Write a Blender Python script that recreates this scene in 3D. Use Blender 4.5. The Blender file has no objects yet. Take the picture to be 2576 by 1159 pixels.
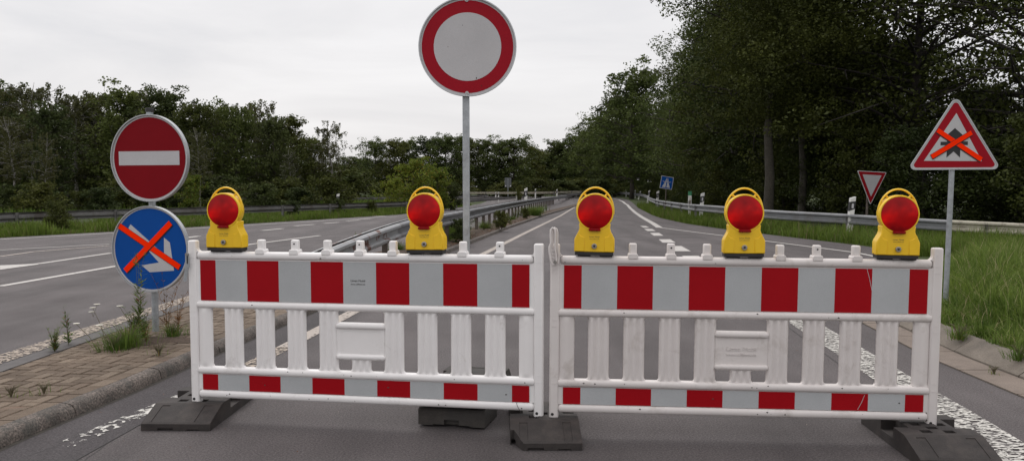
import bpy, bmesh, math, random
import numpy as np
from mathutils import Vector, Matrix
random.seed(7); RNG = np.random.default_rng(7)
sc = bpy.context.scene
COL = sc.collection
R = math.radians

# ------------------------------------------------------------------ camera model (measured from the photograph)
F, HZ, CH, TP, CX, W, H = 2085.0, 480.0, 1.37, 0.065, 1288.0, 2576.0, 1159.0
YC = HZ + F*TP; PITCH = math.atan(TP); CP, SP = math.cos(PITCH), math.sin(PITCH)
def G(px, py, z=0.0):
    """ground point (at height z) seen in the survey photograph at px, py"""
    x, v = px-CX, YC-py
    dy, dz = v*SP+F*CP, v*CP-F*SP
    k = (z-CH)/dz
    return (x*k, dy*k)
def AT(px, py, Y):
    """point at forward distance Y"""
    x, v = px-CX, YC-py
    dy, dz = v*SP+F*CP, v*CP-F*SP
    k = Y/dy
    return Vector((x*k, Y, CH+dz*k))
def gh(y): return max(0.0, y-90.0)*0.013

cam = bpy.data.cameras.new("camera"); camo = bpy.data.objects.new("camera", cam); COL.objects.link(camo)
camo.location = (0, 0, CH); camo.rotation_euler = (math.pi/2-PITCH, 0, 0)
cam.sensor_fit = 'HORIZONTAL'; cam.sensor_width = 36.0; cam.lens = 36.0*F/W
cam.shift_y = (YC-H/2)/W; cam.clip_start = 0.05; cam.clip_end = 5000
sc.camera = camo

# ------------------------------------------------------------------ materials
def nt(m):
    m.use_nodes = True; t = m.node_tree; t.nodes.clear(); return t
def N(t, typ, **kw):
    n = t.nodes.new(typ)
    for k, v in kw.items():
        if k == 'op': n.operation = v
        elif k == 'blend': n.blend_type = v; n.data_type = 'RGBA'
        else:
            n.inputs[k.replace('_', ' ')].default_value = v
    return n
def ramp(t, src, stops):
    r = t.nodes.new('ShaderNodeValToRGB')
    e = r.color_ramp.elements
    while len(e) < len(stops): e.new(0.5)
    for el, (p, c) in zip(e, stops):
        el.position = p; el.color = (c[0], c[1], c[2], 1) if hasattr(c, '__len__') else (c, c, c, 1)
    t.links.new(src, r.inputs[0]); return r.outputs[0]
def mixc(t, fac, a, b, blend='MIX'):
    n = t.nodes.new('ShaderNodeMix'); n.data_type = 'RGBA'; n.blend_type = blend
    for s, v in ((n.inputs[0], fac), (n.inputs[6], a), (n.inputs[7], b)):
        if hasattr(v, 'is_linked') or hasattr(v, 'links'): t.links.new(v, s)
        elif hasattr(v, '__len__'): s.default_value = (v[0], v[1], v[2], 1)
        else: s.default_value = v
    return n.outputs[2]
def noise(t, scale, detail=3, rough=0.55, vec=None, dist=0.0):
    n = t.nodes.new('ShaderNodeTexNoise'); n.inputs['Scale'].default_value = scale
    n.inputs['Detail'].default_value = detail; n.inputs['Roughness'].default_value = rough
    n.inputs['Distortion'].default_value = dist
    if vec is not None: t.links.new(vec, n.inputs['Vector'])
    return n.outputs['Fac']
def coords(t, kind='Object'):
    return t.nodes.new('ShaderNodeTexCoord').outputs[kind]
def principled(t, color, rough=0.6, metal=0.0, bump=None, bstr=0.2, bdist=0.01, spec=0.5, coat=0.0):
    b = t.nodes.new('ShaderNodeBsdfPrincipled'); o = t.nodes.new('ShaderNodeOutputMaterial')
    t.links.new(b.outputs[0], o.inputs[0])
    for key, v in (('Base Color', color), ('Roughness', rough)):
        if hasattr(v, 'links'): t.links.new(v, b.inputs[key])
        elif hasattr(v, '__len__'): b.inputs[key].default_value = (v[0], v[1], v[2], 1)
        else: b.inputs[key].default_value = v
    b.inputs['Metallic'].default_value = metal; b.inputs['Specular IOR Level'].default_value = spec
    b.inputs['Coat Weight'].default_value = coat
    if bump is not None:
        bn = t.nodes.new('ShaderNodeBump'); bn.inputs['Strength'].default_value = bstr; bn.inputs['Distance'].default_value = bdist
        t.links.new(bump, bn.inputs['Height']); t.links.new(bn.outputs[0], b.inputs['Normal'])
    return b
def simple(name, color, rough=0.6, metal=0.0, var=0.15, vscale=8.0, grain=0.0, gscale=200, spec=0.5, coat=0.0, dirt=None, dscale=3.0, dlo=0.55, dhi=0.75, bstr=0.15, bdist=0.002):
    m = bpy.data.materials.new(name); t = nt(m); co = coords(t)
    a = [c*(1-var) for c in color]; b = [min(1, c*(1+var)) for c in color]
    c = ramp(t, noise(t, vscale, 4, 0.6, co), [(0.3, a), (0.7, b)])
    if grain:
        g = ramp(t, noise(t, gscale, 2, 0.7, co), [(0.3, 1-grain), (0.7, 1+grain*0.6)])
        c = mixc(t, 1.0, c, g, 'MULTIPLY')
    if dirt is not None:
        d = ramp(t, noise(t, dscale, 6, 0.7, co, 0.4), [(dlo, 0), (dhi, 1)])
        c = mixc(t, d, c, dirt)
    principled(t, c, rough, metal, bump=noise(t, gscale if grain else vscale*6, 2, 0.6, co), bstr=bstr, bdist=bdist, spec=spec, coat=coat)
    return m
M = {}
M['plastic'] = simple('white_plastic', (0.80, 0.775, 0.765), 0.42, var=0.03, vscale=5, dirt=(0.40, 0.37, 0.33), dscale=7, dlo=0.60, dhi=0.95)
M['plastic_worn'] = simple('worn_white_plastic', (0.66, 0.615, 0.595), 0.46, var=0.04, vscale=5, dirt=(0.33, 0.28, 0.24), dscale=6, dlo=0.55, dhi=0.92)
def film(name, c, hexm=True):
    m = bpy.data.materials.new(name); t = nt(m); co = coords(t)
    v = t.nodes.new('ShaderNodeTexVoronoi'); v.inputs['Scale'].default_value = 260; t.links.new(co, v.inputs['Vector'])
    k = ramp(t, v.outputs['Distance'], [(0.0, 1.06), (0.8, 0.90)])
    k2 = ramp(t, noise(t, 3.0, 5, 0.65, co), [(0.3, 0.93), (0.7, 1.05)])
    col = mixc(t, 1.0, mixc(t, 1.0, c, k, 'MULTIPLY'), k2, 'MULTIPLY')
    principled(t, col, 0.5, spec=0.12, bump=v.outputs['Distance'], bstr=0.05, bdist=0.0005)
    return m
M['film_white'] = film('reflective_white', (0.435, 0.447, 0.455))
M['film_red'] = film('reflective_red', (0.34, 0.003, 0.008))
M['sign_white'] = film('sign_white', (0.50, 0.49, 0.50))
M['sign_red'] = film('sign_red', (0.31, 0.006, 0.016))
M['sign_darkred'] = film('sign_dark_red', (0.20, 0.001, 0.006))
M['sign_blue'] = film('sign_blue', (0.003, 0.068, 0.31))
M['sign_white_shaded'] = film('shaded_sign_white', (0.34, 0.33, 0.34))  # darker copy of the sign white, forest shade put into the colour
M['sign_black'] = simple('sign_black', (0.012, 0.012, 0.014), 0.5)
M['tape'] = simple('orange_tape', (1.0, 0.028, 0.0), 0.6, var=0.0, spec=0.05)
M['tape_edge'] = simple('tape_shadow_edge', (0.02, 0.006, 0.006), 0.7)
M['alu'] = simple('sign_aluminium', (0.46, 0.47, 0.48), 0.38, metal=0.6, var=0.06)
M['galv'] = simple('galvanised_steel', (0.36, 0.38, 0.40), 0.5, metal=0.45, var=0.18, vscale=14, grain=0.12, gscale=90, dirt=(0.17, 0.16, 0.15), dscale=4, dlo=0.55, dhi=0.8)
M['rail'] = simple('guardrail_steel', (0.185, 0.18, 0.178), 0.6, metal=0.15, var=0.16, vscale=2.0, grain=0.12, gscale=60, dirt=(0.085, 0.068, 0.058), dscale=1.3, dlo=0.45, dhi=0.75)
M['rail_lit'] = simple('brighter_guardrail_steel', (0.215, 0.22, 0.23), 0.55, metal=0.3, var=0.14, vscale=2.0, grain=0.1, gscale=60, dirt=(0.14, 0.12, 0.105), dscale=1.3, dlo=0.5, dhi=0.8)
M['post'] = simple('dark_guardrail_post', (0.095, 0.075, 0.062), 0.8, var=0.3, vscale=6)
M['rail_pale'] = simple('lichen_stained_guardrail', (0.43, 0.40, 0.32), 0.7, metal=0.0, var=0.15, vscale=3.0, grain=0.2, gscale=40, dirt=(0.16, 0.13, 0.10), dscale=4, dlo=0.52, dhi=0.7)
M['rail_rust'] = simple('rusted_guardrail', (0.29, 0.295, 0.30), 0.55, metal=0.3, var=0.12, vscale=2, dirt=(0.12, 0.05, 0.035), dscale=3.2, dlo=0.55, dhi=0.60)
M['rubber'] = simple('recycled_rubber', (0.034, 0.028, 0.026), 0.8, var=0.25, vscale=12, grain=0.35, gscale=220, dirt=(0.070, 0.056, 0.048), dscale=6, dlo=0.5, dhi=0.85, bstr=0.5, bdist=0.003)
M['rubber_pale'] = simple('dusty_recycled_rubber', (0.050, 0.044, 0.039), 0.85, var=0.25, vscale=12, grain=0.35, gscale=220, dirt=(0.045, 0.042, 0.04), dscale=5, dlo=0.45, dhi=0.7, bstr=0.5, bdist=0.003)
M['black'] = simple('black_plastic', (0.018, 0.017, 0.017), 0.5)
M['yellow'] = simple('yellow_plastic', (0.82, 0.51, 0.012), 0.38, var=0.05, vscale=6, dirt=(0.5, 0.27, 0.02), dscale=9, dlo=0.6, dhi=0.95)
M['steel'] = simple('bolt_steel', (0.35, 0.33, 0.31), 0.35, metal=0.9)
M['print'] = simple('dark_print', (0.05, 0.045, 0.04), 0.6)
M['print_brown'] = simple('brown_print', (0.22, 0.12, 0.01), 0.6)
M['print_red'] = simple('faint_print', (0.46, 0.12, 0.12), 0.6)
M['white_post'] = simple('white_marker_plastic', (0.66, 0.65, 0.62), 0.5, dirt=(0.3, 0.28, 0.24), dscale=6, dlo=0.6, dhi=0.9)
M['green_plastic'] = simple('green_plastic', (0.03, 0.20, 0.09), 0.5)
# red lens
m = bpy.data.materials.new('red_lens'); t = nt(m); co = coords(t)
wv = t.nodes.new('ShaderNodeTexVoronoi'); wv.inputs['Scale'].default_value = 150; t.links.new(co, wv.inputs['Vector'])
c = ramp(t, noise(t, 9, 2, 0.45, co, 0.15), [(0.34, (0.22, 0.001, 0.003)), (0.52, (0.42, 0.002, 0.004)), (0.68, (0.85, 0.006, 0.005))])  # brighter red blotches painted in as reflections inside the lens
b = principled(t, c, 0.25, spec=0.2, bump=wv.outputs['Distance'], bstr=0.10, bdist=0.001)
M['lens'] = m
# asphalt
def asphalt(name, base, patchy=0.16):
    m = bpy.data.materials.new(name); t = nt(m); co = coords(t)
    c = ramp(t, noise(t, 0.55, 5, 0.62, co, 0.5), [(0.28, [x*(1-patchy) for x in base]), (0.72, [x*(1+patchy) for x in base])])
    mp = t.nodes.new('ShaderNodeMapping'); mp.inputs['Scale'].default_value = (1.0, 0.09, 1.0); t.links.new(co, mp.inputs[0])
    c = mixc(t, 1.0, c, ramp(t, noise(t, 1.4, 5, 0.6, mp.outputs[0], 0.3), [(0.33, 0.76), (0.64, 1.14)]), 'MULTIPLY')
    c = mixc(t, 1.0, c, ramp(t, noise(t, 85, 4, 0.85, co), [(0.38, 0.52), (0.62, 1.55)]), 'MULTIPLY')
    sp = t.nodes.new('ShaderNodeTexVoronoi'); sp.inputs['Scale'].default_value = 95; t.links.new(co, sp.inputs['Vector'])
    s = ramp(t, sp.outputs['Distance'], [(0.10, 1), (0.17, 0)])
    s2 = ramp(t, sp.outputs['Color'], [(0.70, 0), (0.78, 1)])
    c = mixc(t, mixc(t, 1.0, s, s2, 'MULTIPLY'), c, (0.22, 0.205, 0.20))
    c = mixc(t, ramp(t, noise(t, 5.0, 6, 0.75, co, 1.5), [(0.70, 0), (0.76, 0.45)]), c, (0.16, 0.15, 0.145))
    principled(t, c, ramp(t, noise(t, 1.2, 3, 0.5, co), [(0.3, 0.72), (0.7, 0.86)]), bump=noise(t, 110, 4, 0.85, co), bstr=0.8, bdist=0.006, spec=0.3)
    return m
M['asphalt'] = asphalt('asphalt', (0.090, 0.079, 0.079))
M['asphalt_dark'] = asphalt('darker_old_asphalt', (0.060, 0.053, 0.055), 0.2)
M['seam'] = simple('asphalt_seam', (0.03, 0.028, 0.028), 0.7, grain=0.3)
# worn road paint: paint where the threshold passes, asphalt elsewhere
def paint(name, col, lo, hi, scale, aniso=(1, 1, 1), dist=0.0, detail=3, fade=None):
    m = bpy.data.materials.new(name); t = nt(m); co = coords(t)
    mp = t.nodes.new('ShaderNodeMapping'); mp.inputs['Scale'].default_value = aniso; t.links.new(co, mp.inputs[0])
    f = noise(t, scale, detail, 0.55, mp.outputs[0], dist)
    k = ramp(t, f, [(lo, 0), (hi, 1)])
    white = mixc(t, 1.0, col, ramp(t, noise(t, 40, 4, 0.7, co), [(0.3, 0.8), (0.7, 1.1)]), 'MULTIPLY')
    if fade is not None:      # wears away towards one end
        sp = t.nodes.new('ShaderNodeSeparateXYZ'); t.links.new(co, sp.inputs[0])
        mr = t.nodes.new('ShaderNodeMapRange'); mr.inputs[1].default_value = fade[0]; mr.inputs[2].default_value = fade[1]; mr.inputs[3].default_value = -0.13; mr.inputs[4].default_value = 0.06
        t.links.new(sp.outputs[1], mr.inputs[0]); ad = N(t, 'ShaderNodeMath', op='ADD'); t.links.new(f, ad.inputs[0]); t.links.new(mr.outputs[0], ad.inputs[1])
        k = ramp(t, ad.outputs[0], [(lo, 0), (hi, 1)])
    b = principled(t, white, 0.7, spec=0.3); o = [n for n in t.nodes if n.type == 'OUTPUT_MATERIAL'][0]
    tr = t.nodes.new('ShaderNodeBsdfTransparent'); mx = t.nodes.new('ShaderNodeMixShader')
    t.links.new(k, mx.inputs[0]); t.links.new(tr.outputs[0], mx.inputs[1]); t.links.new(b.outputs[0], mx.inputs[2]); t.links.new(mx.outputs[0], o.inputs[0])
    return m
M['paint'] = paint('road_paint', (0.50, 0.475, 0.45), 0.30, 0.36, 30)
M['paint_cream'] = paint('cream_road_paint', (0.40, 0.35, 0.31), 0.34, 0.42, 22)
M['paint_struct'] = paint('structured_road_paint', (0.56, 0.54, 0.50), 0.485, 0.515, 42, (0.62, 1.3, 1), 0.9, 1)
M['paint_gravel'] = paint('coarse_structured_road_paint', (0.37, 0.31, 0.255), 0.45, 0.50, 27, (1, 1, 1), 0.6, 1)
M['paint_worn'] = paint('flaking_road_paint', (0.60, 0.58, 0.54), 0.50, 0.51, 22, (1.0, 1.0, 1), 0.9, 3, fade=(4.3, 5.6))
# ground, soil, concrete
def mottled(name, a, b, c2, s1=0.8, s2=14, rough=0.95, bstr=0.6, bdist=0.02):
    m = bpy.data.materials.new(name); t = nt(m); co = coords(t)
    c = ramp(t, noise(t, s1, 6, 0.65, co), [(0.35, a), (0.65, b)])
    c = mixc(t, ramp(t, noise(t, s2, 5, 0.7, co), [(0.5, 0), (0.68, 1)]), c, c2)
    principled(t, c, rough, bump=noise(t, s2*3, 4, 0.7, co), bstr=bstr, bdist=bdist, spec=0.2)
    return m
M['ground'] = mottled('grassy_ground', (0.030, 0.045, 0.014), (0.055, 0.075, 0.022), (0.05, 0.040, 0.026))
M['soil'] = mottled('litter_soil', (0.085, 0.062, 0.047), (0.12, 0.09, 0.07), (0.05, 0.036, 0.028), 1.5, 30)
M['paver'] = None
m = bpy.data.materials.new('concrete_paver'); t = nt(m); co = coords(t)
g = t.nodes.new('ShaderNodeNewGeometry')
c = ramp(t, g.outputs['Random Per Island'], [(0.0, (0.108, 0.080, 0.059)), (0.5, (0.146, 0.111, 0.083)), (1.0, (0.182, 0.142, 0.107))])
c = mixc(t, 1.0, c, ramp(t, noise(t, 1.3, 5, 0.6, co), [(0.3, 0.75), (0.7, 1.2)]), 'MULTIPLY')
c = mixc(t, 1.0, c, ramp(t, noise(t, 130, 3, 0.8, co), [(0.3, 0.6), (0.72, 1.5)]), 'MULTIPLY')
c = mixc(t, ramp(t, noise(t, 3.0, 5, 0.7, co, 1.0), [(0.62, 0), (0.72, 0.5)]), c, (0.17, 0.085, 0.06))
principled(t, c, 0.9, bump=noise(t, 150, 3, 0.8, co), bstr=0.6, bdist=0.003, spec=0.25); M['paver'] = m
M['joint'] = simple('paver_joint_dirt', (0.035, 0.030, 0.024), 0.95, var=0.4, vscale=20)
M['kerb'] = simple('weathered_kerb_concrete', (0.128, 0.106, 0.092), 0.9, var=0.4, vscale=5, grain=0.8, gscale=80, dirt=(0.05, 0.053, 0.047), dscale=8, dlo=0.48, dhi=0.75, bstr=0.8, bdist=0.006)
M['kerb_dark'] = simple('dark_edging_concrete', (0.105, 0.097, 0.095), 0.9, var=0.15, grain=0.25, gscale=140)
M['kerb_tan'] = simple('sloped_kerb_concrete', (0.165, 0.140, 0.115), 0.9, var=0.3, vscale=3, grain=0.3, gscale=110, dirt=(0.09, 0.078, 0.062), dscale=4, dlo=0.5, dhi=0.8, bstr=0.6, bdist=0.004)
M['gutter'] = simple('gutter_paver_concrete', (0.185, 0.148, 0.122), 0.9, var=0.2, vscale=3, grain=0.3, gscale=110, dirt=(0.10, 0.08, 0.07), dscale=3, dlo=0.55, dhi=0.8)
# foliage
def leafmat(name, a, b, trans=0.25, yellow=None, s=0.5):
    m = bpy.data.materials.new(name); t = nt(m); co = coords(t)
    oi = t.nodes.new('ShaderNodeObjectInfo'); g = t.nodes.new('ShaderNodeNewGeometry')
    c = ramp(t, noise(t, s, 4, 0.7, co), [(0.3, a), (0.7, b)])
    c = mixc(t, 1.0, c, ramp(t, g.outputs['Random Per Island'], [(0.0, 0.74), (1.0, 1.3)]), 'MULTIPLY')
    c = mixc(t, 1.0, c, ramp(t, oi.outputs['Random'], [(0.0, (0.78, 0.82, 0.8)), (1.0, (1.22, 1.15, 1.1))]), 'MULTIPLY')
    if yellow is not None:
        c = mixc(t, ramp(t, g.outputs['Random Per Island'], [(0.90, 0), (0.93, 1)]), c, yellow)
    o = t.nodes.new('ShaderNodeOutputMaterial'); d = t.nodes.new('ShaderNodeBsdfDiffuse'); tr = t.nodes.new('ShaderNodeBsdfTranslucent'); gl = t.nodes.new('ShaderNodeBsdfGlossy')
    gl.inputs['Roughness'].default_value = 0.45; gl.inputs['Color'].default_value = (0.5, 0.5, 0.5, 1)
    mx = t.nodes.new('ShaderNodeMixShader'); mx.inputs[0].default_value = trans
    mg = t.nodes.new('ShaderNodeMixShader'); mg.inputs[0].default_value = 0.02
    t.links.new(c, d.inputs[0]); t.links.new(c, tr.inputs[0])
    t.links.new(d.outputs[0], mx.inputs[1]); t.links.new(tr.outputs[0], mx.inputs[2])
    t.links.new(mx.outputs[0], mg.inputs[1]); t.links.new(gl.outputs[0], mg.inputs[2]); t.links.new(mg.outputs[0], o.inputs[0])
    return m
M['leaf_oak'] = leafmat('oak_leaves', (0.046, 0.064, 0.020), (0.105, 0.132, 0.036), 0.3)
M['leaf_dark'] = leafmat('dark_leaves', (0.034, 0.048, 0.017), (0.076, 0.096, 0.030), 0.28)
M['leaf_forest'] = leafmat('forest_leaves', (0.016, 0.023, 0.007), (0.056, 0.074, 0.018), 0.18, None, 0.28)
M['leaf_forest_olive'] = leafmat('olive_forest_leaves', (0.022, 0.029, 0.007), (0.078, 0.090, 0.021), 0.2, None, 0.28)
M['leaf_olive'] = leafmat('olive_leaves', (0.046, 0.056, 0.014), (0.105, 0.115, 0.030), 0.28)
M['leaf_birch'] = leafmat('birch_leaves', (0.058, 0.064, 0.026), (0.088, 0.092, 0.036), 0.3)
M['leaf_bright'] = leafmat('young_green_leaves', (0.10, 0.14, 0.022), (0.18, 0.22, 0.035), 0.4, (0.22, 0.17, 0.03))
M['leaf_weed'] = leafmat('weed_leaves', (0.085, 0.135, 0.035), (0.15, 0.21, 0.065), 0.3, (0.22, 0.10, 0.03), 6)
M['leaf_rust'] = leafmat('reddish_weed_leaves', (0.14, 0.07, 0.03), (0.20, 0.11, 0.05), 0.2, None, 6)
M['grass'] = leafmat('grass_blades', (0.036, 0.075, 0.010), (0.190, 0.265, 0.055), 0.35, (0.34, 0.30, 0.16), 2.6)
M['weed_grass'] = leafmat('island_grass_blades', (0.09, 0.15, 0.03), (0.16, 0.24, 0.05), 0.35, (0.28, 0.20, 0.08), 6)
M['grass_far'] = leafmat('verge_grass_blades', (0.060, 0.102, 0.014), (0.122, 0.178, 0.034), 0.35, (0.17, 0.15, 0.07), 0.6)
M['bark'] = simple('bark', (0.060, 0.050, 0.040), 0.95, var=0.35, vscale=3, grain=0.4, gscale=18, bstr=0.8, bdist=0.03)
M['bark_dark'] = simple('dark_bark', (0.022, 0.018, 0.015), 0.95, var=0.35, vscale=3)
M['bark_grey'] = simple('grey_bark', (0.048, 0.042, 0.032), 0.95, var=0.3, vscale=3, grain=0.4, gscale=18, bstr=0.8, bdist=0.03)
m = bpy.data.materials.new('birch_bark'); t = nt(m); co = coords(t)
mp = t.nodes.new('ShaderNodeMapping'); mp.inputs['Scale'].default_value = (0.7, 0.7, 6); t.links.new(co, mp.inputs[0])
c = ramp(t, noise(t, 2.2, 5, 0.75, mp.outputs[0]), [(0.42, (0.34, 0.32, 0.29)), (0.56, (0.05, 0.045, 0.04))])
principled(t, c, 0.85); M['bark_birch'] = m
M['stem'] = simple('weed_stem', (0.10, 0.085, 0.045), 0.8)
M['flower'] = simple('white_flower', (0.62, 0.60, 0.52), 0.8)
M['dead'] = leafmat('dead_leaf_litter', (0.10, 0.055, 0.035), (0.19, 0.11, 0.07), 0.1, (0.36, 0.30, 0.25), 8)

# ------------------------------------------------------------------ mesh helpers
def tag(o, label=None, cat=None, group=None, kind=None):
    for k, v in (('label', label), ('category', cat), ('group', group), ('kind', kind)):
        if v: o[k] = v
    return o
def empty(name, loc=(0, 0, 0), rz=0.0, label=None, cat=None, group=None):
    o = bpy.data.objects.new(name, None); COL.objects.link(o); o.location = loc; o.rotation_euler = (0, 0, rz)
    o.empty_display_size = 0.1
    return tag(o, label, cat, group)
class MB:
    def __init__(s): s.v = []; s.f = []; s.m = []
    def add(s, vs, fs, mi=0):
        b = len(s.v); s.v += [tuple(v) for v in vs]; s.f += [tuple(b+i for i in f) for f in fs]; s.m += [mi]*len(fs); return s
    def box(s, c, d, mi=0, mat=None):
        x, y, z = c; a, b, e = d[0]/2, d[1]/2, d[2]/2
        vs = [Vector((i*a, j*b, k*e)) for i in (-1, 1) for j in (-1, 1) for k in (-1, 1)]
        if mat is not None: vs = [mat @ v for v in vs]
        vs = [(v[0]+x, v[1]+y, v[2]+z) for v in vs]
        return s.add(vs, [(0, 1, 3, 2), (4, 6, 7, 5), (0, 4, 5, 1), (2, 3, 7, 6), (0, 2, 6, 4), (1, 5, 7, 3)], mi)
    def prism(s, poly, y0, y1, mi=0, plane='xz', caps=True):
        """poly in xz extruded along y (or yz along x, xy along z)"""
        n = len(poly)
        ar = sum(poly[i][0]*poly[(i+1) % n][1]-poly[(i+1) % n][0]*poly[i][1] for i in range(n))
        if ar < 0: poly = poly[::-1]
        P3 = {'xz': lambda p, q: (p[0], q, p[1]), 'yz': lambda p, q: (q, p[0], p[1]), 'xy': lambda p, q: (p[0], p[1], q)}[plane]
        vs = [P3(p, y0) for p in poly]+[P3(p, y1) for p in poly]
        fs = [(i, (i+1) % n, n+(i+1) % n, n+i) for i in range(n)]
        if caps: fs += [tuple(range(n))[::-1], tuple(range(n, 2*n))]
        if plane == 'xz': fs = [f[::-1] for f in fs]
        return s.add(vs, fs, mi)
    def tube(s, pts, rad, n=8, mi=0, caps=True):
        pts = [Vector(p) for p in pts]; rr = rad if hasattr(rad, '__len__') else [rad]*len(pts)
        vs = []; fs = []; up = Vector((0.03, 0.02, 1)).normalized(); prev = None
        for i, p in enumerate(pts):
            d = (pts[min(i+1, len(pts)-1)]-pts[max(i-1, 0)]).normalized()
            if prev is None:
                a = d.cross(up)
                if a.length < 1e-3: a = d.cross(Vector((1, 0, 0)))
            else:
                a = prev - d*prev.dot(d)
            a.normalize(); prev = a; b = d.cross(a)
            for k in range(n):
                th = 2*math.pi*k/n; vs.append(p+(a*math.cos(th)+b*math.sin(th))*rr[i])
        for i in range(len(pts)-1):
            for k in range(n):
                fs.append((i*n+k, i*n+(k+1) % n, (i+1)*n+(k+1) % n, (i+1)*n+k))
        if caps: fs += [tuple(range(n))[::-1], tuple(range((len(pts)-1)*n, len(pts)*n))]
        return s.add(vs, fs, mi)
    def build(s, name, mats, parent=None, smooth=None, bevel=0.0, seg=2, loc=None):
        me = bpy.data.meshes.new(name); me.from_pydata(s.v, [], s.f)
        for mm in (mats if isinstance(mats, (list, tuple)) else [mats]): me.materials.append(mm)
        me.polygons.foreach_set('material_index', s.m)
        if smooth is not None:
            me.polygons.foreach_set('use_smooth', [True]*len(me.polygons))
            if smooth < 180: me.set_sharp_from_angle(angle=R(smooth))
        me.update()
        o = bpy.data.objects.new(name, me); COL.objects.link(o)
        if parent is not None: o.parent = parent
        if loc is not None: o.location = loc
        if bevel:
            bv = o.modifiers.new('bevel', 'BEVEL'); bv.width = bevel; bv.segments = seg; bv.limit_method = 'ANGLE'; bv.angle_limit = R(35); bv.harden_normals = False
            me.polygons.foreach_set('use_smooth', [True]*len(me.polygons)); me.set_sharp_from_angle(angle=R(30))
        return o
def quick_mesh(name, V, Fq, mat, parent=None, smooth=False, link=True):
    """V (n,3), Fq (m,k) arrays"""
    me = bpy.data.meshes.new(name); k = Fq.shape[1]
    me.vertices.add(len(V)); me.vertices.foreach_set('co', V.astype(np.float32).ravel())
    me.loops.add(Fq.size); me.loops.foreach_set('vertex_index', Fq.astype(np.int32).ravel())
    me.polygons.add(len(Fq)); me.polygons.foreach_set('loop_start', np.arange(0, Fq.size, k, dtype=np.int32))
    me.materials.append(mat); me.update(calc_edges=True)
    if smooth: me.polygons.foreach_set('use_smooth', [True]*len(me.polygons))
    if not link: return me
    o = bpy.data.objects.new(name, me); COL.objects.link(o)
    if parent is not None: o.parent = parent
    return o
def cut(o, cutters):
    """boolean-subtract the boxes collected in each MB of cutters and bake the result"""
    cs = []
    for mb in cutters:
        c = mb.build('cutter', M['rubber']); cs.append(c)
        md = o.modifiers.new('cut', 'BOOLEAN'); md.object = c; md.operation = 'DIFFERENCE'; md.solver = 'EXACT'
    bpy.context.view_layer.update()
    dg = bpy.context.evaluated_depsgraph_get()
    me = bpy.data.meshes.new_from_object(o.evaluated_get(dg))
    o.modifiers.clear(); o.data = me
    for c in cs: bpy.data.objects.remove(c)
def text(s, size, mat, parent, loc, rot=(math.pi/2, 0, 0), name='lettering', align='CENTER', extr=0.0003):
    cu = bpy.data.curves.new(name, 'FONT'); cu.body = s; cu.size = size; cu.align_x = align; cu.extrude = extr; cu.resolution_u = 3
    to = bpy.data.objects.new(name, cu); COL.objects.link(to); bpy.context.view_layer.update()
    me = bpy.data.meshes.new_from_object(to.evaluated_get(bpy.context.evaluated_depsgraph_get()))
    bpy.data.objects.remove(to); me.materials.clear(); me.materials.append(mat)
    o = bpy.data.objects.new(name, me); COL.objects.link(o); o.parent = parent; o.location = loc; o.rotation_euler = rot
    return o
def disc(cx, cz, r, n=64): return [(cx+r*math.cos(2*math.pi*i/n), cz+r*math.sin(2*math.pi*i/n)) for i in range(n)]
def band(p, q, hw):
    p, q = Vector(p), Vector(q); d = (q-p).normalized(); nn = Vector((-d.y, d.x))*hw
    return [tuple(p+nn), tuple(p-nn), tuple(q-nn), tuple(q+nn)]
def interp(tab, y):
    if y <= tab[0][0]: return tab[0][1]
    for (a, va), (b, vb) in zip(tab, tab[1:]):
        if y <= b: return va+(vb-va)*(y-a)/(b-a)
    return tab[-1][1]

# ------------------------------------------------------------------ setting: ground, road, markings
XL = [(-8, -34), (10, -21), (24.4, -14.9), (31.7, -12), (47.6, -6.6), (70, -4.2), (100, -3), (116, -10), (131, -40)]
XR = [(-8, 3.4), (5.5, 3.4), (6.72, 3.43), (8.65, 3.65), (10.2, 4.05), (12, 4.9), (14, 6.4), (16, 7.9), (18, 8.6), (20.6, 8.8), (23.6, 8.4), (26.5, 8.0), (30, 7.6), (34.8, 7.3), (41.6, 7.5), (47.6, 8.0), (68, 10.3), (90, 13.2), (105, 14.8), (117, 15.3), (124, 13.6), (128, 9), (131, 0)]
KL = [(-8, -3.1), (4.39, -2.72), (5.65, -2.57), (7.1, -2.46), (8.84, -2.28), (13, -1.93), (20, -1.2), (30, -0.12), (45, 1.75), (63, 4.3), (90, 8.0)]
IL = [(-8, -3.80), (6.4, -3.80), (9.5, -3.78), (14, -3.45), (20, -2.6), (30, -1.35), (45, 0.75), (63, 3.5), (90, 7.5)]
def strip_mesh(rows, name, mat, label_kind='structure', z=0.0):
    b = MB(); k = len(rows[0])
    vs = [p for r in rows for p in r]
    fs = [(i*k+j, i*k+j+1, (i+1)*k+j+1, (i+1)*k+j) for i in range(len(rows)-1) for j in range(k-1)]
    b.add(vs, fs); return tag(b.build(name, mat), kind=label_kind)
rows = [[(x, y, gh(y)-0.02) for x in (-900, -300, -100, -40, 0, 40, 100, 300, 900)] for y in (-60, 0, 40, 90, 130, 200, 300)]
rows += [[(x, y, gh(300)-0.02) for x in (-900, -300, -100, -40, 0, 40, 100, 300, 900)] for y in (600, 1500)]
strip_mesh(rows, 'ground', M['ground'])
ys = sorted(set([-8, 0, 3, 5.5, 6.7, 7.5, 8.65, 9.5, 10.2, 11, 12, 13, 14, 15, 16, 17, 18, 20.6, 22, 23.6, 26.5, 30, 34.8, 41.6, 47.6, 58, 68, 80, 90, 95, 100, 105, 110, 116, 120, 124, 128, 131]))
rows = [[(interp(XL, y)*(1-u)+interp(XR, y)*u, y, gh(y)) for u in (0, .33, .66, 1)] for y in ys]
strip_mesh(rows, 'road', M['asphalt'])
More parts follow.
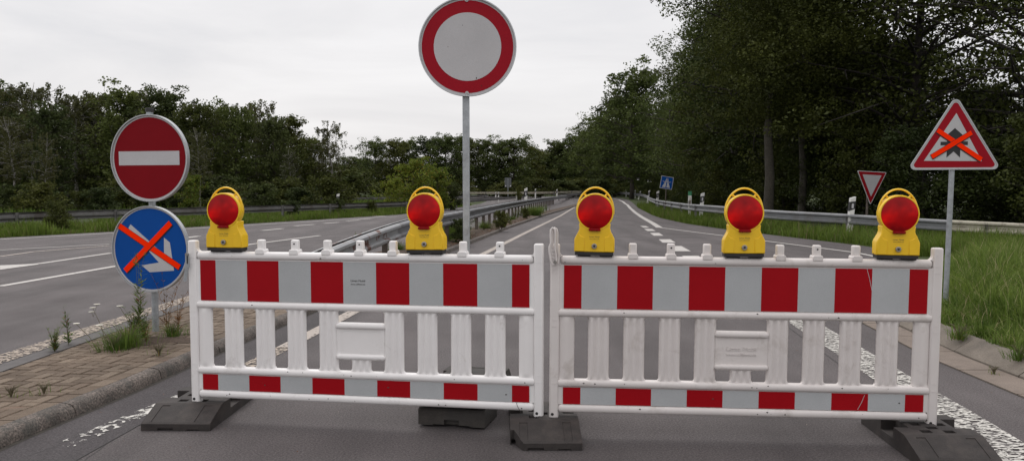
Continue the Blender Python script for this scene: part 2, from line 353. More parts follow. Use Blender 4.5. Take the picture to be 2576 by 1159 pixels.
def line(name, pts, w, mat, z=0.005, mode='px', step=0.5):
    """painted line along points; width w"""
    P = [Vector(G(*p)) if mode == 'px' else Vector(p) for p in pts]
    L = []; 
    for a, b in zip(P, P[1:]):
        n = max(1, int((b-a).length/step/ (1+a.y*0.05)))
        L += [a+(b-a)*i/n for i in range(n)]
    L.append(P[-1])
    ws = w if callable(w) else (lambda y: w)
    b = MB(); vs = []
    for i, p in enumerate(L):
        d = (L[min(i+1, len(L)-1)]-L[max(i-1, 0)]).normalized(); nn = Vector((-d.y, d.x))*ws(p.y)/2
        for q in (p+nn, p-nn): vs.append((q.x, q.y, gh(q.y)+z))
    b.add(vs, [(2*i, 2*i+1, 2*i+3, 2*i+2) for i in range(len(L)-1)])
    return tag(b.build(name, mat), kind='structure')
def quadmark(name, pxs, mat, z=0.005):
    b = MB(); b.add([(*G(*p), z+gh(G(*p)[1])) for p in pxs], [tuple(range(len(pxs)))]); return tag(b.build(name, mat), kind='structure')
# left carriageway
line('lane_marking', [(0, 720), (285, 670.5), (634, 614), (805, 592.5)], 0.14, M['paint'])
line('lane_marking', [(0, 673), (100, 663), (279, 636.5)], 0.13, M['paint'])
quadmark('lane_marking', [(0, 668), (0, 679), (95, 666), (100, 663.5)], M['paint'], z=0.0075)
line('lane_marking', [(0, 629), (275, 614)], 0.11, M['paint'])
line('lane_marking', [(0, 645.5), (80, 634), (275, 618)], 0.11, M['paint_cream'], z=0.0065)
line('edge_marking', [(0, 602), (500, 574), (1000, 544)], 0.14, M['paint'])
for a, b in (((470, 598), (500, 594)), ((659, 580), (711, 575)), ((741, 568.5), (791, 564.5)), ((814, 562), (852, 559)), ((872, 556), (905, 553))):
    line('lane_dash', [a, b], 0.20, M['paint'])
for k in range(4): line('lane_dash', [(905+k*34, 551-k*6), (935+k*34, 549.5-k*6)], 0.28, M['paint'])
line('edge_marking', [(-4.17, 2.5), (-4.17, 8.0), (-4.12, 10.5), (-3.85, 14)], 0.23, M['paint_gravel'], mode='xy')
# slip road: edge line on the left, broad line on the right, block dashes, side line
line('edge_marking', [(-1.99, 7.2), (-1.80, 9.36), (-1.33, 13), (-0.62, 18), (0.55, 28), (2.6, 45), (5.4, 71)], lambda y: 0.15, M['paint_cream'], mode='xy')
line('edge_marking', [(-2.13, 5.75), (-2.02, 6.9), (-1.99, 7.2)], 0.14, M['paint_gravel'], mode='xy', z=0.0055)
line('edge_marking', [(-2.42, 4.35), (-2.13, 5.75)], 0.13, M['paint_worn'], mode='xy', z=0.006)
line('edge_marking', [(5.5, 30.9), (5.95, 35), (6.75, 43), (7.8, 52.5), (9.4, 66), (11.4, 82), (13.1, 98), (13.75, 107), (13.2, 115), (11, 120), (4, 124)], lambda y: 0.24, M['paint'], z=0.006, mode='xy')
line('edge_marking', [(1662, 573), (1900, 603), (2150, 635), (2215, 648)], 0.11, M['paint'], z=0.006)
for q in ([(1610, 568.5), (1625, 568.5), (1634, 572.5), (1619, 572.5)], [(1620, 576), (1640, 576), (1650, 581), (1629, 581)], [(1635, 586), (1658, 586), (1669, 593), (1645, 593)], [(1657, 602), (1686, 602), (1700, 610.5), (1667, 610.5)],
          [(1684, 619), (1714, 619), (1738, 632), (1695, 632)], [(1715, 643.5), (1756, 643.5), (1795, 662), (1740, 660)]):
    quadmark('block_dash', q, M['paint'])
line('broad_marking', [(3.38, 12.2), (3.2, 10), (3.0, 8.2), (2.89, 7.0), (2.785, 6.0), (2.70, 5.0), (2.62, 4.3), (2.3, 1.5)], 0.30, M['paint_struct'], mode='xy')
DK = [(1.5, -2.3), (4.2, -2.22), (4.9, -2.18), (6.0, -2.10), (8.0, -1.95), (11, -1.62), (15, -1.1)]
sweep_rows = [[(interp(KL, q)-0.02, q, 0.002), (interp(DK, q), q, 0.002)] for q in [1.5+0.5*i for i in range(28)]]
strip_mesh(sweep_rows, 'asphalt_border', M['asphalt_dark'])
line('asphalt_seam', [(x, y) for y, x in DK], 0.007, M['seam'], z=0.0035, mode='xy')
line('kerb_dirt', [(interp(KL, q)+0.012, q) for q in [2+0.25*i for i in range(56)]], 0.035, M['joint'], z=0.0035, mode='xy')
for pts in ([(1690, 600), (1740, 645), (1990, 828), (2110, 915), (2200, 1000)],):
    line('asphalt_seam', pts, 0.007, M['seam'], z=0.0025)
rr = random.Random(3)
for (x0, y0, n) in ((-2.42, 4.62, 8), (-2.2, 4.4, 5)):
    pts = [(x0, y0)]
    for k in range(n): pts.append((pts[-1][0]+rr.uniform(-.05, .05), pts[-1][1]-rr.uniform(.05, .13)))
    line('asphalt_crack', pts, 0.0035, M['seam'], mode='xy', z=0.003)

# ------------------------------------------------------------------ traffic island (paving, kerb)
ZI = 0.082
def sweep(rows_fn, ys, name, mat, kind='structure', smooth=40, parent=None):
    """rows_fn(y) -> list of (x,z) cross-section"""
    rows = [[(x, y, z+gh(y)) for x, z in rows_fn(y)] for y in ys]; k = len(rows[0])
    b = MB(); b.add([p for r in rows for p in r], [(i*k+j, i*k+j+1, (i+1)*k+j+1, (i+1)*k+j) for i in range(len(rows)-1) for j in range(k-1)])
    o = b.build(name, mat, parent, smooth=smooth)
    return tag(o, kind=kind) if kind else o
ysI = [2.0+0.5*i for i in range(0, 25)]
sweep(lambda y: [(interp(IL, y)+0.02, -0.03), (interp(IL, y)+0.02, ZI-0.014), (interp(KL, y)-0.07, ZI-0.014), (interp(KL, y)-0.07, -0.03)], ysI, 'island_bed', M['joint'])
# kerb stones along the slip road
kb = MB(); y = 2.0
prof = [(0.0, -0.02), (-0.003, 0.024), (-0.013, 0.052), (-0.030, 0.072), (-0.055, ZI+0.002), (-0.096, ZI+0.003), (-0.100, -0.02)]
while y < 16:
    L = 0.99; n = 10; ya = [y+0.006+(L-0.012)*i/n for i in range(n+1)]
    jit = [random.uniform(-0.006, 0.006) for _ in prof]
    vs = []
    for i, q in enumerate(ya):
        for (px, pz), j in zip(prof, jit):
            vs.append((interp(KL, q)+px+j*0.5+random.uniform(-.002, .002), q, pz+random.uniform(-.0015, .0015)+(j*0.4 if pz > 0 else 0)))
    k = len(prof)
    fs = [(i*k+j, (i+1)*k+j, (i+1)*k+j+1, i*k+j+1) for i in range(n) for j in range(k-1)]+[tuple(range(k)), tuple(range(n*k, n*k+k))[::-1]]
    kb.add(vs, fs); y += L
tag(kb.build('kerb', M['kerb'], smooth=50), kind='structure')
# dark edging on the far side
sweep(lambda y: [(interp(IL, y), -0.02), (interp(IL, y), ZI+0.003), (interp(IL, y)+0.155, ZI+0.004), (interp(IL, y)+0.155, -0.02)], ysI, 'edging', M['kerb_dark'], smooth=20)
# herringbone paving with real joints, clipped to the island outline
def clip(poly, f):
    out = []
    for i in range(len(poly)):
        a, b = poly[i], poly[(i+1) % len(poly)]; fa, fb = f(a), f(b)
        if fa >= 0: out.append(a)
        if (fa >= 0) != (fb >= 0):
            s = fa/(fa-fb); out.append((a[0]+(b[0]-a[0])*s, a[1]+(b[1]-a[1])*s))
    return out
pv = MB(); a0 = R(-5.7); ca, sa = math.cos(a0), math.sin(a0); bw, gp = 0.086, 0.009
def put(poly, zt):
    poly = clip(poly, lambda p: p[0]-(interp(IL, p[1])+0.160)); 
    if len(poly) < 3: return
    poly = clip(poly, lambda p: (interp(KL, p[1])-0.220)-p[0])
    if len(poly) < 3: return
    cx = sum(p[0] for p in poly)/len(poly); cy = sum(p[1] for p in poly)/len(poly); n = len(poly)
    tx, ty = random.gauss(0, .010), random.gauss(0, .010)
    ins = [(cx+(p[0]-cx)*(1-0.006/max(.02, math.hypot(p[0]-cx, p[1]-cy))), cy+(p[1]-cy)*(1-0.006/max(.02, math.hypot(p[0]-cx, p[1]-cy)))) for p in poly]
    zz = lambda p: zt+tx*(p[0]-cx)+ty*(p[1]-cy)
    vs = [(p[0], p[1], zt-0.03) for p in poly]+[(p[0], p[1], zz(p)-0.005) for p in poly]+[(p[0], p[1], zz(p)) for p in ins]
    fs = [(i, (i+1) % n, n+(i+1) % n, n+i) for i in range(n)]+[(n+i, n+(i+1) % n, 2*n+(i+1) % n, 2*n+i) for i in range(n)]+[tuple(range(2*n, 3*n))]
    pv.add(vs, fs)
for i in range(-130, 131):
    for j in range(-82, 82):
        # herringbone cell: one horizontal and one vertical brick
        ox, oy = (i+2*j)*bw*1.0, (i-2*j)*bw*1.0
        for (w_, h_, dx, dy) in ((2*bw, bw, 0, 0), (bw, 2*bw, 0, bw)):
            x0, y0 = ox+dx, oy+dy
            cs = [(x0+gp/2, y0+gp/2), (x0+w_-gp/2, y0+gp/2), (x0+w_-gp/2, y0+h_-gp/2), (x0+gp/2, y0+h_-gp/2)]
            ps = [(ca*p[0]-sa*p[1]-3.1, sa*p[0]+ca*p[1]+7.0) for p in cs]
            cx, cy = ps[0]
            if not (2.0 < cy < 13.5 and -4.4 < cx < -1.6): continue
            put(ps, ZI+random.uniform(-0.003, 0.003))
# border row beside the kerb
y = 2.0
while y < 13.4:
    a, b = y+gp/2, y+0.2-gp/2
    ps = [(interp(KL, a)-0.210, a), (interp(KL, a)-0.106, a), (interp(KL, b)-0.106, b), (interp(KL, b)-0.210, b)]
    n = 4; zt = ZI+random.uniform(-.002, .002)
    pv.add([(p[0], p[1], zt-0.03) for p in ps]+[(p[0], p[1], zt) for p in ps], [(i, (i+1) % n, n+(i+1) % n, n+i) for i in range(n)]+[(4, 5, 6, 7)])
    y += 0.2
tag(pv.build('pavement', M['paver']), kind='structure')
# median strip beyond the paving (littered soil with a low kerb)
ysM = [13.3, 14, 15, 16, 18, 20, 23, 26, 30, 36, 45, 54, 63, 75, 90]
sweep(lambda y: [(interp(IL, y), -0.02), (interp(IL, y)+0.02, ZI-0.02), (0.5*(interp(IL, y)+interp(KL, y)), ZI+0.03), (interp(KL, y)-0.25, ZI), (interp(KL, y)-0.12, ZI-0.01)], ysM, 'median_soil', M['soil'])
sweep(lambda y: [(interp(KL, y)-0.13, -0.02), (interp(KL, y)-0.125, ZI), (interp(KL, y)-0.03, ZI-0.01), (interp(KL, y), -0.02)], [15.9]+ysM[3:], 'kerb', M['kerb'])
# ------------------------------------------------------------------ right side: gutter, sloped kerb, bank
def rk(y): return interp(XR, y)
# direction-following offsets (normal to the kerb curve)
KP = [Vector((rk(q), q)) for q in [1.0+0.25*i for i in range(0, 62)]]
def offs(i, d):
    a, b = KP[max(0, i-1)], KP[min(len(KP)-1, i+1)]; t_ = (b-a).normalized(); return KP[i]+Vector((t_.y, -t_.x))*d
def kstrip(d_z, name, mat, gapn, i0=0, i1=58):
    b = MB(); k = len(d_z)
    i = i0
    while i < i1:
        j = min(i+gapn, i1); vs = []; jz = random.uniform(-.004, .004)
        rng = [i+0.03]+list(range(i+1, j))+[j-0.03]
        for u in rng:
            lo = int(math.floor(u)); fr = u-lo; lo2 = min(lo+1, len(KP)-1)
            for d, z in d_z:
                p = offs(lo, d)*(1-fr)+offs(lo2, d)*fr
                vs.append((p.x, p.y, z+(jz if z > 0.02 else jz*0.3)))
        n = len(rng)
        b.add(vs, [(q*k+r, q*k+r+1, (q+1)*k+r+1, (q+1)*k+r) for q in range(n-1) for r in range(k-1)]+[tuple(range(k)), tuple(range((n-1)*k, n*k))[::-1]])
        i = j
    return tag(b.build(name, mat, smooth=35), kind='structure')
bed = MB(); vs = []
for i in range(60):
    for d, z in ((-0.01, 0.001), (0.30, 0.002), (0.46, 0.09), (0.55, 0.09)): p = offs(i, d); vs.append((p.x, p.y, z))
bed.add(vs, [(q*4+r, q*4+r+1, (q+1)*4+r+1, (q+1)*4+r) for q in range(59) for r in range(3)])
tag(bed.build('kerb_bed', M['joint']), kind='structure')
kstrip([(0.0, -0.02), (0.0, 0.010), (0.288, 0.012), (0.29, -0.02)], 'gutter', M['gutter'], 3)
kstrip([(0.295, -0.02), (0.298, 0.022), (0.44, 0.118), (0.47, 0.128), (0.52, 0.122), (0.525, 0.05)], 'kerb', M['kerb_tan'], 4)
def bank_h(d):  # height by distance behind the kerb back
    s = min(1, max(0, d/3.0)); return 0.11+0.22*s*s*(3-2*s)
def bank_drop(y):
    s = min(1, max(0, (y-11.5)/6)); return 1-s*s*(3-2*s)
ds = [0, 0.3, 0.7, 1.2, 1.8, 2.4, 3.0, 4.0, 6.0, 9.0, 14.0]
# plan grid for the bank: follow y rows, x from kerb back outwards
def bank_x0(y): return rk(y)+0.51/ max(0.35, math.cos(math.atan(abs((rk(y+.2)-rk(y-.2))/.4))))
def bank_z(x, y):
    d = x-bank_x0(y)
    if d < 0 or y > 20: return 0.0
    return max(bank_h(d)*bank_drop(y)-0.0, 0.004)
rows = []
for i in range(0, 48):
    q = 0.5+0.4*i; rows.append([(bank_x0(q)+d-0.02, q, bank_z(bank_x0(q)+d, q)-0.01) for d in ds])
strip_mesh(rows, 'grass_bank', M['ground'])

# ------------------------------------------------------------------ grass
def blades(name, P, hgt, wid, mat, lean=0.5, hs=None, dirs=None, link=True):
    """curved two-segment blades at points P (n,3)"""
    n = len(P); h = hgt*(0.45+0.9*RNG.random(n)**1.3)
    if hs is not None: h = h*hs
    th = RNG.random(n)*2*np.pi if dirs is None else dirs+RNG.normal(0, .6, n); dx, dy = np.cos(th), np.sin(th)
    w = wid*(0.6+0.8*RNG.random(n)); ph = th+np.pi/2+RNG.normal(0, .5, n); wx, wy = np.cos(ph)*w/2, np.sin(ph)*w/2
    le = lean*(0.15+RNG.random(n)**1.5)*h
    V = np.zeros((n, 6, 3))
    for k, (tt, ww) in enumerate(((0, 1.0), (0.55, 0.8), (1.0, 0.08))):
        cx = P[:, 0]+dx*le*tt**2; cy = P[:, 1]+dy*le*tt**2; cz = P[:, 2]+h*(tt-0.25*tt**2*np.minimum(1, le/h*1.2))
        V[:, 2*k] = np.stack([cx-wx*ww, cy-wy*ww, cz], 1); V[:, 2*k+1] = np.stack([cx+wx*ww, cy+wy*ww, cz], 1)
    b = np.arange(n)[:, None]*6
    Fq = np.concatenate([b+np.array([[0, 1, 3, 2]]), b+np.array([[2, 3, 5, 4]])], 1).reshape(-1, 4)
    return quick_mesh(name, V.reshape(-1, 3), Fq, mat, link=link)
def clump(x, y, s=1.3, ph=0.0):
    return 0.5+0.25*np.sin(x*s*2.1+ph+1.7*np.sin(y*s*1.3))+0.25*np.sin(y*s*2.7+2.0*np.sin(x*s*0.9+ph))
# the bank beside the right barrier: tufts of arching blades
nt_ = 3600; ty = 2.5+RNG.random(nt_)**1.2*16.5; td = RNG.random(nt_)**1.1*8.5; tr_ = RNG.uniform(.04, .13, nt_); tht = 0.55+0.75*RNG.random(nt_)
per = 62; yy = np.repeat(ty, per)+RNG.normal(0, 1, nt_*per)*np.repeat(tr_, per); ddx = RNG.normal(0, 1, nt_*per)*np.repeat(tr_, per)
x0 = np.array([bank_x0(q) for q in yy]); xc = np.repeat(np.array([bank_x0(q) for q in ty])+td, per); xx = xc+ddx
dirs = np.arctan2(yy-np.repeat(ty, per), ddx); hh_ = np.repeat(tht, per)
dd = xx-x0; keep = (xx < 0.72*yy+1.0) & (dd > 0.0); xx, yy, dd, dirs, hh_ = xx[keep], yy[keep], dd[keep], dirs[keep], hh_[keep]
zz = np.array([bank_z(a, b) for a, b in zip(xx, yy)])
hs = np.minimum(1, 0.22+dd*.9)*hh_*(0.62+0.6*clump(xx, yy, 2.0))
tag(blades('bank_grass', np.stack([xx-0.03, yy, zz-0.01], 1), 0.34, 0.008, M['grass'], 1.15, hs, dirs), kind='stuff', label='long green grass on the bank behind the sloped kerb', cat='grass')
# verge between slip road and right guardrail, and beyond it
RAILR = [(1611, 489.4, .62), (1621.5, 492, .62), (1633.5, 496, .62), (1651, 502.3, .62), (1680, 506.5, .62), (1731.5, 512.6, .62), (1766, 515, .62), (1817, 518, .62), (1918, 527, .63), (2020, 532.5, .67), (2128, 537.7, .71), (2202, 542.5, .74), (2380, 552.7, .79), (2395, 553.5, .795), (2576, 561.5, .84), (2900, 577, .90)]
def railpt(px, py, d):
    k = d/(py-HZ); Y = F*k; X = (px-CX)*k; return (X, Y, CH-d)
RR = [(9.6, 132, gh(132)+.75), (13.2, 130.5, gh(130)+.75), (15.6, 126.5, gh(126)+.75), (16.9, 118, gh(118)+.75), (16.6, 105, gh(105)+.75), (15.4, 94, .80), (13.3, 80.5, .75)]+[railpt(*p) for p in RAILR[3:]]
RRX = sorted([(p[1], p[0]) for p in RR[3:]])+[(132, 20)]
def scatter(n, y0, y1, fa, fb, pw=1.0):
    yy = y0+(y1-y0)*RNG.random(n)**pw; a = np.array([fa(q) for q in yy]); b = np.array([fb(q) for q in yy])
    xx = a+(b-a)*RNG.random(n); return xx, yy
xx, yy = scatter(42000, 17.5, 75, lambda y: interp(XR, y)+0.05, lambda y: max(interp(XR, y)+0.3, interp(RRX, y)+1.6), 1.6)
z0 = np.array([gh(q)-0.02 for q in yy])
tag(blades('verge_grass', np.stack([xx, yy, z0], 1), 0.36, 0.022, M['grass_far'], 0.6, 0.45+0.9*clump(xx, yy, .8)), kind='stuff', label='rough grass strip between the slip road and the right guardrail', cat='grass')
# verge left of the left carriageway, both sides of its guardrail
xx, yy = scatter(60000, 22, 80, lambda y: interp(XL, y)-4.2, lambda y: interp(XL, y)-0.05, 1.5)
keep = (xx > -0.68*yy-2); xx, yy = xx[keep], yy[keep]
tag(blades('verge_grass', np.stack([xx, yy, yy*0-0.02], 1), 0.34, 0.024, M['grass_far'], 0.6, 0.35+1.0*clump(xx, yy, .9)), kind='stuff', label='green grass verge along the left guardrail', cat='grass')
xx, yy = scatter(30000, 40, 140, lambda y: interp(XL, y)-22, lambda y: interp(XL, y)-4, 1.2)
tag(blades('meadow_grass', np.stack([xx, yy, np.array([gh(q) for q in yy])-0.02], 1), 0.45, 0.05, M['grass_far'], 0.6, 0.4+0.9*clump(xx, yy, .4)), kind='stuff', label='rough meadow grass beyond the left guardrail', cat='grass')

# ------------------------------------------------------------------ guardrails
WP = [(0.0, 0.0), (0.035, 0.0), (0.078, -0.030), (0.083, -0.075), (0.006, -0.112), (0.006, -0.198), (0.083, -0.235), (0.078, -0.280), (0.035, -0.31), (0.0, -0.31)]
WPB = [(o-0.007 if o > 0.01 else -0.006, z) for o, z in WP][::-1]
def resample(P, step):
    P = [Vector(p) for p in P]; out = []; 
    for a, b in zip(P, P[1:]):
        n = max(1, int(round((b-a).length/step))); out += [a+(b-a)*i/n for i in range(n)]
    return out+[P[-1]]
def smooth_path(P, it=2):
    P = [Vector(p) for p in P]
    for _ in range(it):
        Q = [P[0]]
        for a, b in zip(P, P[1:]): Q += [a*0.75+b*0.25, a*0.25+b*0.75]
        P = Q+[P[-1]]
    return P
def beam(P, side, off, name, mat, parent):
    prof = WP+WPB; k = len(prof); b = MB(); vs = []
    for i, p in enumerate(P):
        d = (P[min(i+1, len(P)-1)]-P[max(i-1, 0)]); d.z = 0; d.normalize(); nn = Vector((-d.y, d.x, 0))*side
        for o, z in prof: vs.append(p+nn*(off+o)+Vector((0, 0, z)))
    b.add(vs, [(i*k+j, i*k+(j+1) % k, (i+1)*k+(j+1) % k, (i+1)*k+j) for i in range(len(P)-1) for j in range(k)]+[tuple(range(k)), tuple(range((len(P)-1)*k, len(P)*k))[::-1]])
    return b.build(name, mat, parent, smooth=25)
def posts(P, parent, every, zg, mat, lo=None, hi=None, off=0.0, side=1):
    """one C-section post under the beam every so many metres"""
    acc = 0.0; out = 0
    for i in range(1, len(P)):
        acc += (P[i]-P[i-1]).length
        if acc >= every:
            acc = 0.0; p = P[i]; zb = zg(p)
            if lo and p.y < lo or hi and p.y > hi or p.z-0.30 < zb+0.02: continue
            d = (P[i]-P[i-1]); ang = math.atan2(d.y, d.x)
            mm = Matrix.Rotation(ang, 3, 'Z'); hh = p.z-0.02-zb+0.05
            nn = Vector((-math.sin(ang), math.cos(ang), 0))*off*side
            b = MB(); b.box((0, 0, 0), (0.055, 0.006, hh), mat=mm)
            for sx in (-1, 1): b.box(mm @ Vector((sx*0.0275, -0.045, 0)), (0.006, 0.10, hh), mat=mm)
            b.build('post', mat, parent, loc=(p.x+nn.x, p.y+nn.y, zb-0.05+hh/2)); out += 1
            if out >= 60: return
def settle(g, loc):
    loc = Vector(loc); g.location = loc
    for c in g.children: c.location = Vector(c.location)-loc
zero = lambda p: gh(p.y)
# right guardrail
g = empty('guardrail', label='long steel guardrail along the right verge, pale and stained at its near end', cat='guardrail')
P1 = smooth_path([(p[0], p[1], p[2]) for p in RR[:18]]); P2 = [Vector(p) for p in RR[17:]]
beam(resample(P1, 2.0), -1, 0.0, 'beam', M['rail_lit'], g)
bb = beam(resample([P2[0]+Vector((-0.012, 0.0, 0.006))]+P2[1:], 1.0), -1, 0.0, 'beam', M['rail_pale'], g); bb['label'] = 'pale beige lichen-stained beam'
b = MB()
for k in (0.08, 0.30):
    q = P2[0]+(P2[1]-P2[0]).normalized()*k
    for dz in (-0.052, -0.258): b = MB(); b.tube([q+Vector((-0.085, -0.02, dz)), q+Vector((-0.112, -0.03, dz))], 0.016, 8); b.build('bolt', M['steel'], g)
posts(resample(P1+P2[1:], 1.0), g, 3.9, lambda p: p.z-0.78, M['rail'], hi=60)
settle(g, (13.0, 22.0, -0.1))
# left guardrail
LP = [(-260, 544.5), (0, 534.7), (250, 527.5), (507, 521), (760, 514), (1020, 507), (1147, 501.8), (1321, 492)]
LR = [railpt(x, y, .67 if x > 400 else .70) for x, y in LP]
g = empty('guardrail', label='weathered steel guardrail behind the left carriageway, in front of the trees', cat='guardrail')
PL = smooth_path(LR); beam(resample(PL, 2.5), 1, 0.0, 'beam', M['rail'], g)
posts(resample(PL, 1.0), g, 4.0, lambda p: p.z-0.75, M['rail'], hi=70)
settle(g, (-13.0, 30.0, 0))
# central double-sided guardrail with lowered end
CPX = [(1452, 489, .62), (1360, 497.5, .57), (1285, 507.5, .55), (1200, 521.5, .54), (1123, 535.5, .54)]
CR = [Vector(railpt(*p)) for p in CPX]
CR += [Vector((-2.05, 18.4, 0.70)), Vector((-2.42, 16.6, 0.55)), Vector((-2.76, 14.3, 0.38)), Vector((-3.0, 12.0, 0.25)), Vector((-3.1, 10.4, 0.16))]
CR[-1].z = 0.30
for i, z_ in ((5, .80), (6, .70), (7, .56), (8, .42)): CR[i].z = z_
g = empty('guardrail', label='double-sided steel guardrail on the median with a rusty end sloping down', cat='guardrail')
PC = smooth_path(CR)
Pn = [p for p in PC if p.y < 17.2]; Pf = [p for p in PC if p.y >= 17.2]; Pf.append(Pn[0])
for sd in (1, -1):
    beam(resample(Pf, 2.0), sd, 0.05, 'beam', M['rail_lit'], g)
    e = beam(resample(Pn, 0.6), sd, 0.05, 'beam', M['rail_rust'], g); e['label'] = 'scraped rusty end beam'
posts(resample(PC, 0.5), g, 1.95, lambda p: ZI-0.02+gh(p.y), M['post'], hi=85)
settle(g, (-2.6, 15.0, ZI))
# far rails
def farrail(label, P, mat, zoff=0.75, side=1):
    g = empty('guardrail', label=label, cat='guardrail'); Q = [Vector((x, y, gh(y)+zoff)) for x, y in P]
    Q = resample(smooth_path(Q), 4.0)
    beam(Q, side, 0, 'beam', mat, g); posts(Q, g, 4.0, zero, M['rail']); settle(g, (P[0][0], P[0][1], gh(P[0][1])))
farrail('far pale guardrail crossing below the dark forest, behind the white marker posts', [(-9, 107), (0, 106.5), (6.5, 110), (11, 122)], M['rail_pale'], 1.05, 1)
farrail('far grey guardrail curving in front of the pale one at the bend', [(20.5, 138), (14, 134), (9.5, 118), (5.5, 100)], M['rail'], 0.72, 1)
farrail('thin far guardrail above the left verge, left of the round empty sign', [(-42, 92), (-24, 88), (-10, 92), (-3, 104)], M['rail'], 0.70, 1)

# ------------------------------------------------------------------ barriers
def rrect(w, h, r, n=4):
    out = []
    for cx, cz, a in ((w/2-r, h/2-r, 0), (-w/2+r, h/2-r, 90), (-w/2+r, -h/2+r, 180), (w/2-r, -h/2+r, 270)):
        for k in range(n+1):
            t_ = R(a+90*k/n); out.append((cx+r*math.cos(t_), cz+r*math.sin(t_)))
    return out
def rail_part(name, x0, x1, zc, h, dep, mat, parent):
    """bulging horizontal rail with rounded ends"""
    b = MB(); pr = rrect(dep, h, min(h, dep)*0.42); n = len(pr)
    xs = [(x0, .35), (x0+.006, .75), (x0+.016, 1), (x1-.016, 1), (x1-.006, .75), (x1, .35)]
    vs = [(x, p[0]*s, zc+p[1]*s) for x, s in xs for p in pr]
    fs = [(i*n+j, i*n+(j+1) % n, (i+1)*n+(j+1) % n, (i+1)*n+j) for i in range(len(xs)-1) for j in range(n)]+[tuple(range(n))[::-1], tuple(range((len(xs)-1)*n, len(xs)*n))]
    return b.add(vs, fs).build(name, mat, parent, smooth=60)
def slat(name, xc, w, z0, z1, mat, parent, ridges=3, flare=True):
    """fluted slat that widens into the rails"""
    b = MB(); nx = 19; zs = [z0, z0+.006, z0+.016, z0+.035, (z0+z1)/2, z1-.035, z1-.016, z1-.006, z1]
    def hw(z):
        e = min(z-z0, z1-z); return w/2+(0.012*max(0, 1-e/.016)**2 if flare else 0)
    def fy(u, z):
        e = min(z-z0, z1-z); rel = 0.006*math.cos(2*math.pi*ridges*u)*(1 if ridges else 0)
        edge = 0.012*max(0, (abs(2*u-1)-.86)/.14)**2
        return -0.0165+rel*min(1, e/.02+.2)+edge
    vs = []
    for z in zs:
        for k in range(nx): u = k/(nx-1); vs.append((xc+(2*u-1)*hw(z), fy(u, z), z))
        for k in range(nx)[::-1]: u = k/(nx-1); vs.append((xc+(2*u-1)*hw(z), -fy(u, z), z))
    n = 2*nx
    b.add(vs, [(i*n+j, i*n+(j+1) % n, (i+1)*n+(j+1) % n, (i+1)*n+j) for i in range(len(zs)-1) for j in range(n)]+[tuple(range(n))[::-1], tuple(range((len(zs)-1)*n, len(zs)*n))])
    return b.build(name, mat, parent, smooth=50)
def filmstrip(name, x0, x1, z0, z1, unit, parent, y=-0.0215):
    b = MB(); x = x0; half = True; red = True
    e = 0.0
    while x < x1-1e-4:
        w_ = unit/2 if half else unit; half = False; xe = min(x+w_, x1)
        n = 6
        for k in range(n):
            a, c = x+(xe-x)*k/n, x+(xe-x)*(k+1)/n
            b.add([(a, y, z0), (c, y, z0), (c, y, z1), (a, y, z1), (a, y+.0015, z0), (c, y+.0015, z0), (c, y+.0015, z1), (a, y+.0015, z1)], [(0, 1, 2, 3), (3, 2, 6, 7), (0, 4, 5, 1)], 0 if red else 1)
        x = xe; red = not red
    return b.build(name, [M['film_red'], M['film_white']], parent)
